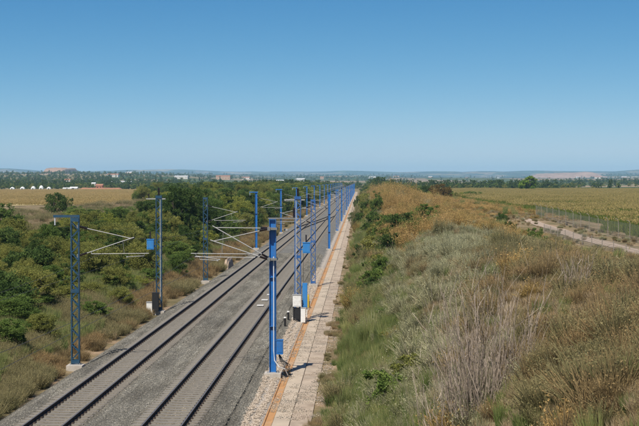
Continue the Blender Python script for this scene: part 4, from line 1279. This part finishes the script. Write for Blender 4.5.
# the big clump of bare dry stalks in the foreground
def twig_arrays(r, n, h, spread, w, base_r, forks=3):
    """bent, forking dry stems as thin strips"""
    segs = []
    def grow(p, d, L, wd, k):
        m = 4
        for i in range(m):
            d = d + r.normal(0, .10, 3) + np.array([0, 0, .02]); d /= np.linalg.norm(d)
            q = p + d * L / m
            segs.append((p, q, wd * (1 - .18 * i), wd * (1 - .18 * (i + 1)))); 
            if k > 0 and i > 0 and r.random() < .55:
                e = d + r.normal(0, .32, 3); e[2] = abs(e[2]) + .25; e /= np.linalg.norm(e)
                grow(q, e, L * r.uniform(.25, .5), wd * .6, k - 1)
            p = q
    for i in range(n):
        a = r.uniform(0, 6.28); rad = base_r * math.sqrt(r.random())
        lean = spread * (rad / base_r) * r.uniform(.3, 1.0)
        p = np.array([math.cos(a) * rad, math.sin(a) * rad, 0.0])
        a2 = a + r.normal(0, .5)
        d = np.array([math.cos(a2) * lean, math.sin(a2) * lean, 1.0]); d /= np.linalg.norm(d)
        grow(p, d, h * r.uniform(.42, 1.0), w * r.uniform(.6, 1.2), forks if r.random() < .75 else 0)
    P = np.array([x[0] for x in segs]); Q = np.array([x[1] for x in segs]); w0 = np.array([x[2] for x in segs]); w1 = np.array([x[3] for x in segs])
    sd = np.cross(Q - P, r.normal(0, 1, P.shape)); sd /= np.linalg.norm(sd, axis=1)[:, None] + 1e-9
    V = np.stack([P - sd * w0[:, None] / 2, P + sd * w0[:, None] / 2, Q + sd * w1[:, None] / 2, Q - sd * w1[:, None] / 2], 1).reshape(-1, 3)
    q = np.arange(len(segs))[:, None] * 4 + np.array([[0, 1, 2, 3]])
    return V, q, np.repeat(r.random(len(segs)), 4)

def stalk_clump(u, Y, h, w, n, seed, label):
    r = np.random.default_rng(seed)
    x = px_x(u, Y); z = gz(x, Y)
    t = thing('dry_stalk_clump', label, 'plant', (x, Y, z - .05), 'dry stalk clumps')
    V, q, v = twig_arrays(r, n, h, .34, .027, w * .34, 1)
    link('stalk', np_mesh('stalk', V, q, 'twig_grey', {'v': v, 't': v}), t)
    V, q, v = twig_arrays(r, n, h * .55, .6, .012, w * .42, 2)
    link('side_twig', np_mesh('side_twig', V, q, 'twig_grey', {'v': v * .85, 't': v}), t)
stalk_clump(488, 37, 3.5, 3.3, 300, 1, 'tall clump of bare grey dry stalks in the foreground')
stalk_clump(448, 37, 2.5, 2.0, 90, 2, 'shorter bare grey stalks left of the tall clump')
stalk_clump(575, 46, 1.5, 1.0, 70, 3, 'small clump of pale reddish stalks right of the tall clump')

# ------------------------------------------------------------------ left verge and thicket floor
def left_cover():
    x, y = sample(12000, -75, -15.5, 52, 430, .7)
    xa, ya = sample(9000, -27, -15.4, 50, 260, .9)
    x = np.concatenate([x, xa]); y = np.concatenate([y, ya])
    k = x > -(.30 * y + 6)
    x, y = x[k], y[k]
    nz = fbm(x * .2 + 3, y * .1 + 9, 4)
    hgt = ground_z(x, y)
    verge = x > -16.9
    keep = ~verge | (rng.random(len(x)) < .10 + .5 * (nz > .5))
    size = np.interp(y, [52, 120, 430], [.9, 1.2, 2.0]) * rng.uniform(.55, 1.2, len(x))
    band = (x > np.interp(y, [55, 85, 120], [-16.8, -17.4, -18.6]) + (vnoise(y * .12, 7.7) - .5) * 2.2)
    gr = (~band) & (y < 125)
    k_brown = keep & band & (nz < .53)
    k_straw = keep & band & (nz >= .53) & (nz < .56)
    k_olive = keep & band & (nz >= .56)
    k_green = keep & gr & (nz < .60)
    rest = keep & ~band & ~k_green
    dry = rest & (x < -36)
    bank_olive = dry & (nz > .5); dry = dry & ~bank_olive
    for nm, s, pr, lab, cat in (('verge_scrub', k_brown, brown_p, 'brown low scrub along the left verge', 'scrub'),
                                ('verge_straw', k_straw | dry, straw_p, 'dry pale grass on the left bank', 'grass'),
                                ('verge_olive', k_olive | bank_olive | (rest & ~dry & (nz > .5)), olive_p, 'olive low scrub between the left verge and the trees', 'scrub'),
                                ('verge_grass', k_green | (rest & ~dry & (nz <= .5)), green_p, 'green grass below the bushes at lower left', 'grass')):
        n = s.sum()
        scatter(nm, pr, x[s], y[s], hgt[s] - .04, size[s] * (1.55 if nm in ('verge_scrub', 'verge_olive') else 1.15), rng.uniform(0, 6.28, n), lab, cat)
    # leafy undergrowth that fills the thicket between the trees
    n = 1500
    y = rng.uniform(80, 460, n); x = -19.2 - rng.random(n) ** 1.1 * (10 + y * .14) - np.where(y < 105, 2.2, 0)
    k = (x > -.285 * y - 3) & ~((y > 135) & (x < -.222 * y))
    x, y = x[k], y[k]
    protos = [TREES[q][0] for q in ('olive', 'mid', 'dark_b', 'yellow', 'bush_b', 'rust', 'olive_b')]
    pk = np.where(y < 150, rng.choice([0, 0, 6, 1, 4, 2], len(x)), rng.choice([0, 6, 1, 2, 2, 3, 4], len(x)))
    h0 = np.array([4.5, 6.0, 7.5, 4.8, 2.4, 5.0, 4.2])[pk]
    hh = rng.uniform(1.0, 3.1, len(x)) * np.interp(y, [90, 250, 460], [.9, 1.3, 1.8])
    uu = 360 + 1330 * x / y; vv = 181 + (CAM_H - ground_z(x, y) - hh * 1.25) * 1330 / y
    k = ~((uu < 152) & (vv < 209)) & ~((uu < 240) & (vv < 190))          # the golden field stays open behind the thicket
    x, y, pk, hh, h0 = x[k], y[k], pk[k], hh[k], h0[k]
    scatter('thicket_undergrowth', protos, x, y, ground_z(x, y) - .15, hh / h0 * 1.25, rng.uniform(0, 6.28, len(x)), 'dense leafy undergrowth between the trees left of the railway', 'undergrowth', pick=pk)
left_cover()

# ------------------------------------------------------------------ fields
def sheet(name, pts, mat, nx=24, ny=24, dz=.12):
    """four-cornered field laid on the ground"""
    P = [Vector((*p, 0)) for p in pts]
    u = np.linspace(0, 1, nx + 1); v = np.linspace(0, 1, ny + 1)
    U, W = np.meshgrid(u, v)
    X = (1 - W) * ((1 - U) * P[0].x + U * P[1].x) + W * ((1 - U) * P[3].x + U * P[2].x)
    Y = (1 - W) * ((1 - U) * P[0].y + U * P[1].y) + W * ((1 - U) * P[3].y + U * P[2].y)
    Z = ground_z(X, Y) + dz
    i = (np.arange(ny)[:, None] * (nx + 1) + np.arange(nx)[None, :]).ravel()
    me = np_mesh(name, np.stack([X, Y, Z], 2).reshape(-1, 3), np.stack([i, i + 1, i + nx + 2, i + nx + 1], 1), mat)
    tag(link(name, me), kind='structure')

def crop_tile(name, seed, mat, n, size, h, w, leaves):
    """a square of crop plants: stalk, arching leaves, tassel"""
    r = np.random.default_rng(seed)
    Vs, Q, T, v_, t_ = [], [], [], [], []; off = 0
    for i in range(n):
        px = (r.integers(0, int(size / .75)) + .5) * .75 - size / 2 + r.normal(0, .06); py = r.uniform(-.5, .5) * size
        hh = h * r.uniform(.85, 1.1)
        V, q, t3, v, t = blade_arrays(r, leaves, hh * .85, .42, w, base_r=.03, lean=.9, hvar=.6, droop=.5)
        V += np.array([px, py, 0]); t = t * .45
        Vs.append(V); Q.append(q + off); T.append(t3 + off); v_.append(v); t_.append(t); off += len(V)
        V, q, t3, v, t = blade_arrays(r, 4, .32, .16, w * .55, base_r=.02, lean=.8, hvar=.3, droop=.2)
        V += np.array([px, py, hh * .84]); t = .75 + .25 * t
        Vs.append(V); Q.append(q + off); T.append(t3 + off); v_.append(v); t_.append(t); off += len(V)
    return np_mesh(name, np.concatenate(Vs), np.concatenate(Q), mat, {'v': np.concatenate(v_), 't': np.concatenate(t_)}, np.concatenate(T))

def corn_field():
    sheet('corn_soil', [(32, 112), (420, 112), (560, 900), (32, 900)], 'ground_soil')
    tiles = [crop_tile('corn_kind', 90 + i, 'corn', 95, 5.2, 2.35, .085, 9) for i in range(3)]
    gx, gy = np.meshgrid(np.arange(33, 420, 5.0), np.arange(112, 880, 5.0))
    x = gx.ravel() + rng.uniform(-.6, .6, gx.size); y = gy.ravel() + rng.uniform(-.6, .6, gx.size)
    edge = 31.5 + 1.5 * (vnoise(y * .05, 2.0) - .5)
    k = (x < .27 * y + 26) & (x > edge + 2)
    x, y = x[k], y[k]
    hs = .72 + .58 * fbm(x * .05, y * .06)
    scatter('corn_crop', tiles, x, y, ground_z(x, y) + .1, np.ones(len(x)), rng.integers(0, 2, len(x)) * np.pi, 'ripe corn crop with golden tassels filling the right hand field', 'crop', sclz=hs)
corn_field()

def straw_field():
    sheet('golden_field', [(-112, 345), (-52, 430), (-88, 1010), (-330, 1010)], 'straw_field', 40, 40, .10)
    tiles = [crop_tile('cereal_kind', 95 + i, 'cereal', 80, 9.0, .75, .11, 5) for i in range(2)]
    gx, gy = np.meshgrid(np.arange(-330, -50, 9.0), np.arange(340, 1005, 9.0))
    x = gx.ravel() + rng.uniform(-2, 2, gx.size); y = gy.ravel() + rng.uniform(-2, 2, gx.size)
    k = (x < -.10 * y + 2) & (x > -.31 * y - 10) & (y > 350 + 30 * vnoise(x * .03, 1.0))
    x, y = x[k], y[k]
    scatter('cereal_stubble', tiles, x, y, ground_z(x, y) + .08, np.ones(len(x)), rng.integers(0, 4, len(x)) * np.pi / 2, 'golden cereal crop in the long field on the left', 'crop', sclz=.8 + .5 * fbm(x * .03, y * .03))
straw_field()

# ------------------------------------------------------------------ far woods
def far_woods():
    protos = []
    for i, (m, h, rx) in enumerate((('leaf_dark', 7.5, 4.0), ('leaf_mid', 6.5, 3.6), ('leaf_dark', 9.0, 3.2), ('leaf_olive', 5.0, 3.2))):
        protos.append(crown_mesh('far_kind', 120 + i, m, h, rx, 30, 14, .55, base=.05, low=True)[0])
    n = 60000
    t = rng.random(n)
    y = 700 * (9500 / 700) ** t
    x = rng.uniform(-.34, .30, n) * y
    d = fbm(x * .0016 + 11, y * .0011 + 2, 4) + .12 * (vnoise(x * .008, y * .02) - .5)
    hedge = (np.abs(((y * .004 + vnoise(x * .001, 4.0) * 2) % 1) - .5) < .035)
    k = (d > .545) | (hedge & (rng.random(n) < .5))
    k &= ~((x < -.09 * y) & (rng.random(n) < .55))
    k &= rng.random(n) < np.interp(y, [700, 1500, 3000, 9500], [.55, .55, .42, .25])
    k &= ~((x < -.08 * y) & (x > -.34 * y) & (y < 1060))            # golden field
    k &= ~((x > 20) & (y < 960) & (x < .3 * y + 30))                # corn field
    k &= ~((x > -34) & (x < 8) & (y < 1350))                        # the line itself
    x, y = x[k], y[k]
    sc = rng.uniform(.6, 1.15, len(x)) * np.interp(y, [700, 2000, 9500], [.8, 1.0, 1.7])
    scatter('distant_woods', protos, x, y, ground_z(x, y) - .3, sc, rng.uniform(0, 6.28, len(x)), 'hazy distant woods and hedges across the plain', 'woods')
    # orchard rows behind the golden field
    gx, gy = np.meshgrid(np.arange(-520, -150, 6.0), np.arange(1080, 1700, 26.0))
    x = gx.ravel() + rng.uniform(-1, 1, gx.size); y = gy.ravel() + rng.uniform(-1.5, 1.5, gx.size)
    k = (x > -.29 * y) & (x < -.145 * y) & (vnoise(x * .011, y * .004) > .33)
    x, y = x[k], y[k]
    scatter('orchard_rows', protos[:2] + [protos[3]], x, y, ground_z(x, y) - .3, rng.uniform(.5, .72, len(x)), rng.uniform(0, 6.28, len(x)), 'rows of green orchard trees behind the golden field', 'orchard')
far_woods()
def lineside():
    n = 2600
    y = 430 * (1500 / 430) ** rng.random(n); x = rng.uniform(-75, 34, n)
    k = ((x < -18.5) | (x > 0.5)) | (y > 1405)
    k &= vnoise(x * .05 + 9, y * .02) > np.where(x > 0, .42, .25)
    x, y = x[k], y[k]
    protos = [TREES[q][0] for q in ('olive', 'mid', 'dark_b', 'yellow', 'bush_b')]
    pk = rng.choice([0, 1, 2, 3, 4, 4], len(x)); h0 = np.array([4.5, 6.0, 7.5, 4.8, 2.4])[pk]
    hh = np.where(x > 0, rng.uniform(1.4, 3.2, len(x)), rng.uniform(2.5, 6.0, len(x)))
    scatter('lineside_growth', protos, x, y, ground_z(x, y) - .2, hh / h0 * 1.15, rng.uniform(0, 6.28, len(x)), 'distant bushes and trees on both sides of the far track', 'undergrowth', pick=pk)
lineside()

# ------------------------------------------------------------------ far buildings
def house(name, label, u, Y, w, d, h, roof_h, wall, roof, z=None, windows=2, rz=0.0, group=None, hip=False):
    x = px_x(u, Y); z = gz(x, Y) if z is None else z
    t = thing(name, label, 'building', (x, Y, z - .2), group, rz)
    mb = MB(); mb.box(-w / 2, w / 2, -d / 2, d / 2, 0, h + .2); link('wall', mb.mesh('wall', wall), t)
    mb = MB(); o = .3; zt = h + .205
    a = w * .28 if hip else 0
    v = [(-w / 2 - o, -d / 2 - o, zt), (w / 2 + o, -d / 2 - o, zt), (w / 2 + o, d / 2 + o, zt), (-w / 2 - o, d / 2 + o, zt), (-w / 2 - o + a, 0, zt + roof_h), (w / 2 + o - a, 0, zt + roof_h)]
    mb.add(v, [(0, 1, 5, 4), (2, 3, 4, 5), (1, 2, 5), (3, 0, 4), (3, 2, 1, 0)])
    link('roof', mb.mesh('roof', roof), t)
    for i in range(windows):
        cx = -w / 2 + w * (i + .5) / windows
        mb = MB(); mb.box(cx - .55, cx + .55, -d / 2 - .06, -d / 2 + .05, h * .4, h * .4 + 1.3); link('window', mb.mesh('window', 'window_dark'), t)
    return t
WH = 'white domed shelters beside the golden field'
for i, (u, w, h, lab) in enumerate(((10, 3.9, 2.5, 'leftmost white domed shelter at the far edge of the golden field'), (20.3, 3.9, 2.8, 'second white domed shelter from the left'),
                                    (31.2, 3.8, 3.2, 'third white domed shelter from the left'), (39.3, 3.6, 3.8, 'tallest white domed shelter, fourth from the left'),
                                    (47.0, 3.6, 2.7, 'rightmost white domed shelter above the round tree'))):
    Y = 1020.0; x = px_x(u, Y)
    t = thing('domed_shelter', lab, 'shelter', (x, Y, gz(x, Y) - .1), WH)
    mb = MB(); prof = [(w * .5, 0), (w * .5, h * .30), (w * .46, h * .55), (w * .35, h * .78), (w * .18, h * .93), (0.03, h)]
    mb.tube([(0, 0, z) for r_, z in prof], [r_ for r_, z in prof], 14)
    link('cover', smooth(mb.mesh('cover', 'white_sheet')), t)
    mb = MB(); mb.box(-.5, .5, -w * .5 - .05, -w * .5 + .4, 0, 1.6); link('opening', mb.mesh('opening', 'window_dark'), t)
house('greenhouse', 'long low white greenhouse right of the domed shelters', 66.0, 1012, 6.5, 5, 1.2, .8, 'white_sheet', 'white_sheet', windows=1)
house('greenhouse', 'taller white greenhouse beside the red earth bank', 72.5, 1015, 5.5, 5, 1.5, 1.1, 'white_sheet', 'white_sheet', windows=1)
house('farmhouse', 'red brick farmhouse with a pale gable behind the golden field', 98.5, 1040, 5.0, 6, 3.4, 1.3, 'brick_wall', 'roof_tile')
house('farmhouse', 'small white annex left of the red brick farmhouse', 92.5, 1120, 3.0, 5, 4.8, 1.0, 'white_wall', 'pale_roof', windows=1)
house('barn', 'white metal barn with curved white roof left of centre', 194.5, 1250, 13.0, 9, 2.6, 2.0, 'white_sheet', 'white_sheet', windows=0)
house('farmhouse', 'tan farmhouse right of the white barn', 217, 1230, 7.0, 6, 4.6, 1.2, 'tan_wall', 'roof_tile')
house('farmhouse', 'narrow white house end beside the tan farmhouse', 222.3, 1228, 1.8, 6, 4.6, .9, 'white_wall', 'pale_roof', windows=1)
house('warehouse', 'long pale warehouse far behind the white barn', 181, 2600, 26, 16, 5.0, 1.5, 'white_wall', 'pale_roof', windows=4)
house('warehouse', 'long terracotta building far behind the tan farmhouse', 223, 3000, 32, 16, 8.0, 2.0, 'tan_wall', 'roof_tile', windows=5)
house('warehouse', 'long tan warehouse left of the far masts', 268, 1900, 22, 12, 4.2, 1.4, 'tan_wall', 'pale_roof', windows=4)
house('warehouse', 'white warehouse among trees left of the far masts', 282, 2400, 20, 12, 4.6, 1.6, 'white_wall', 'pale_roof', windows=3)
house('farmhouse', 'white house by the orchard on the far left', 66, 1750, 8, 8, 5.0, 1.6, 'white_wall', 'roof_tile')
house('warehouse', 'long pale shed behind the orchard on the left', 118, 1760, 36, 10, 2.8, 1.0, 'white_wall', 'pale_roof', windows=4)
rr = np.random.default_rng(77)
FAR_ORD = ['first', 'second', 'third', 'fourth', 'fifth', 'sixth', 'seventh', 'eighth', 'ninth', 'tenth', 'eleventh', 'twelfth', 'thirteenth', 'fourteenth', 'fifteenth', 'sixteenth', 'seventeenth', 'eighteenth', 'nineteenth', 'twentieth', 'twenty first', 'twenty second']
FARU = [(112, 2600), (128, 3400), (246, 3600), (300, 3200), (322, 4200), (372, 4600), (396, 5200), (430, 5600), (466, 6000), (497, 6400), (548, 5800), (576, 6200), (596, 4700), (622, 6400)]
for i, (u, Y) in enumerate(FARU):
    wl_ = ['white_wall', 'tan_wall', 'white_wall'][i % 3]
    house('distant_building', 'tiny hazy %s building on the far plain, %s from the left' % ('tan' if i % 3 == 1 else 'white', FAR_ORD[i]), u, Y, rr.uniform(10, 26), rr.uniform(12, 18), rr.uniform(4, 7), 2.0, wl_, 'pale_roof' if i % 2 else 'roof_tile', windows=4, group='tiny buildings on the far plain')

# red earth bank behind the golden field; tan bluff on the skyline at left
def mound(name, u0, u1, Y, h, d, mat, steep=.25, seed=0, kind='structure'):
    x0, x1 = px_x(u0, Y), px_x(u1, Y); W = x1 - x0
    nx, ny = 46, 16
    X = np.linspace(x0 - W * .06, x1 + W * .06, nx); Yv = np.linspace(Y - d / 2, Y + d / 2, ny)
    GX, GY = np.meshgrid(X, Yv)
    e = sstep(x0 - W * .06, x0 + W * steep, GX) * sstep(x1 + W * .06, x1 - W * steep, GX) * sstep(Y - d / 2, Y - d / 2 + d * .28, GY) * sstep(Y + d / 2, Y + d / 2 - d * .28, GY)
    Z = ground_z(GX, GY) - .5 + e * h * (.8 + .4 * fbm(GX * 8 / W + seed, GY * 4 / d + seed)) 
    i = (np.arange(ny - 1)[:, None] * nx + np.arange(nx - 1)[None, :]).ravel()
    me = np_mesh(name, np.stack([GX, GY, Z], 2).reshape(-1, 3), np.stack([i, i + 1, i + nx + 1, i + nx], 1), mat)
    tag(link(name, me), kind=kind)
mound('earth_bank', 79, 121, 1040, 2.2, 24, 'red_earth', .1, 3)
mound('bluff', 49, 70, 4200, 21, 300, 'bluff_earth', .05, 5)
mound('bluff', 526, 598, 7200, 24, 500, 'bluff_earth', .2, 9)
mound('bare_earth_heap', 224.5, 232, 152, 1.6, 9, 'dirt_pale', .3, 8)

# ================================================================== HAZE
def haze():
    m, n, l = new_mat('haze_air')
    out = nd(n, 'ShaderNodeOutputMaterial'); pv = nd(n, 'ShaderNodeVolumePrincipled')
    pv.inputs['Color'].default_value = (.43, .73, 1.0, 1)
    pv.inputs['Density'].default_value = 7.5e-5
    pv.inputs['Anisotropy'].default_value = -0.1
    l.new(pv.outputs[0], out.inputs['Volume'])
    mb = MB(); mb.box(-14500, 14500, -200, 17500, -20, 190)
    tag(link('haze', mb.mesh('haze', 'haze_air')), 'pale blue haze over the plain towards the hills', 'haze', kind='stuff')
haze()
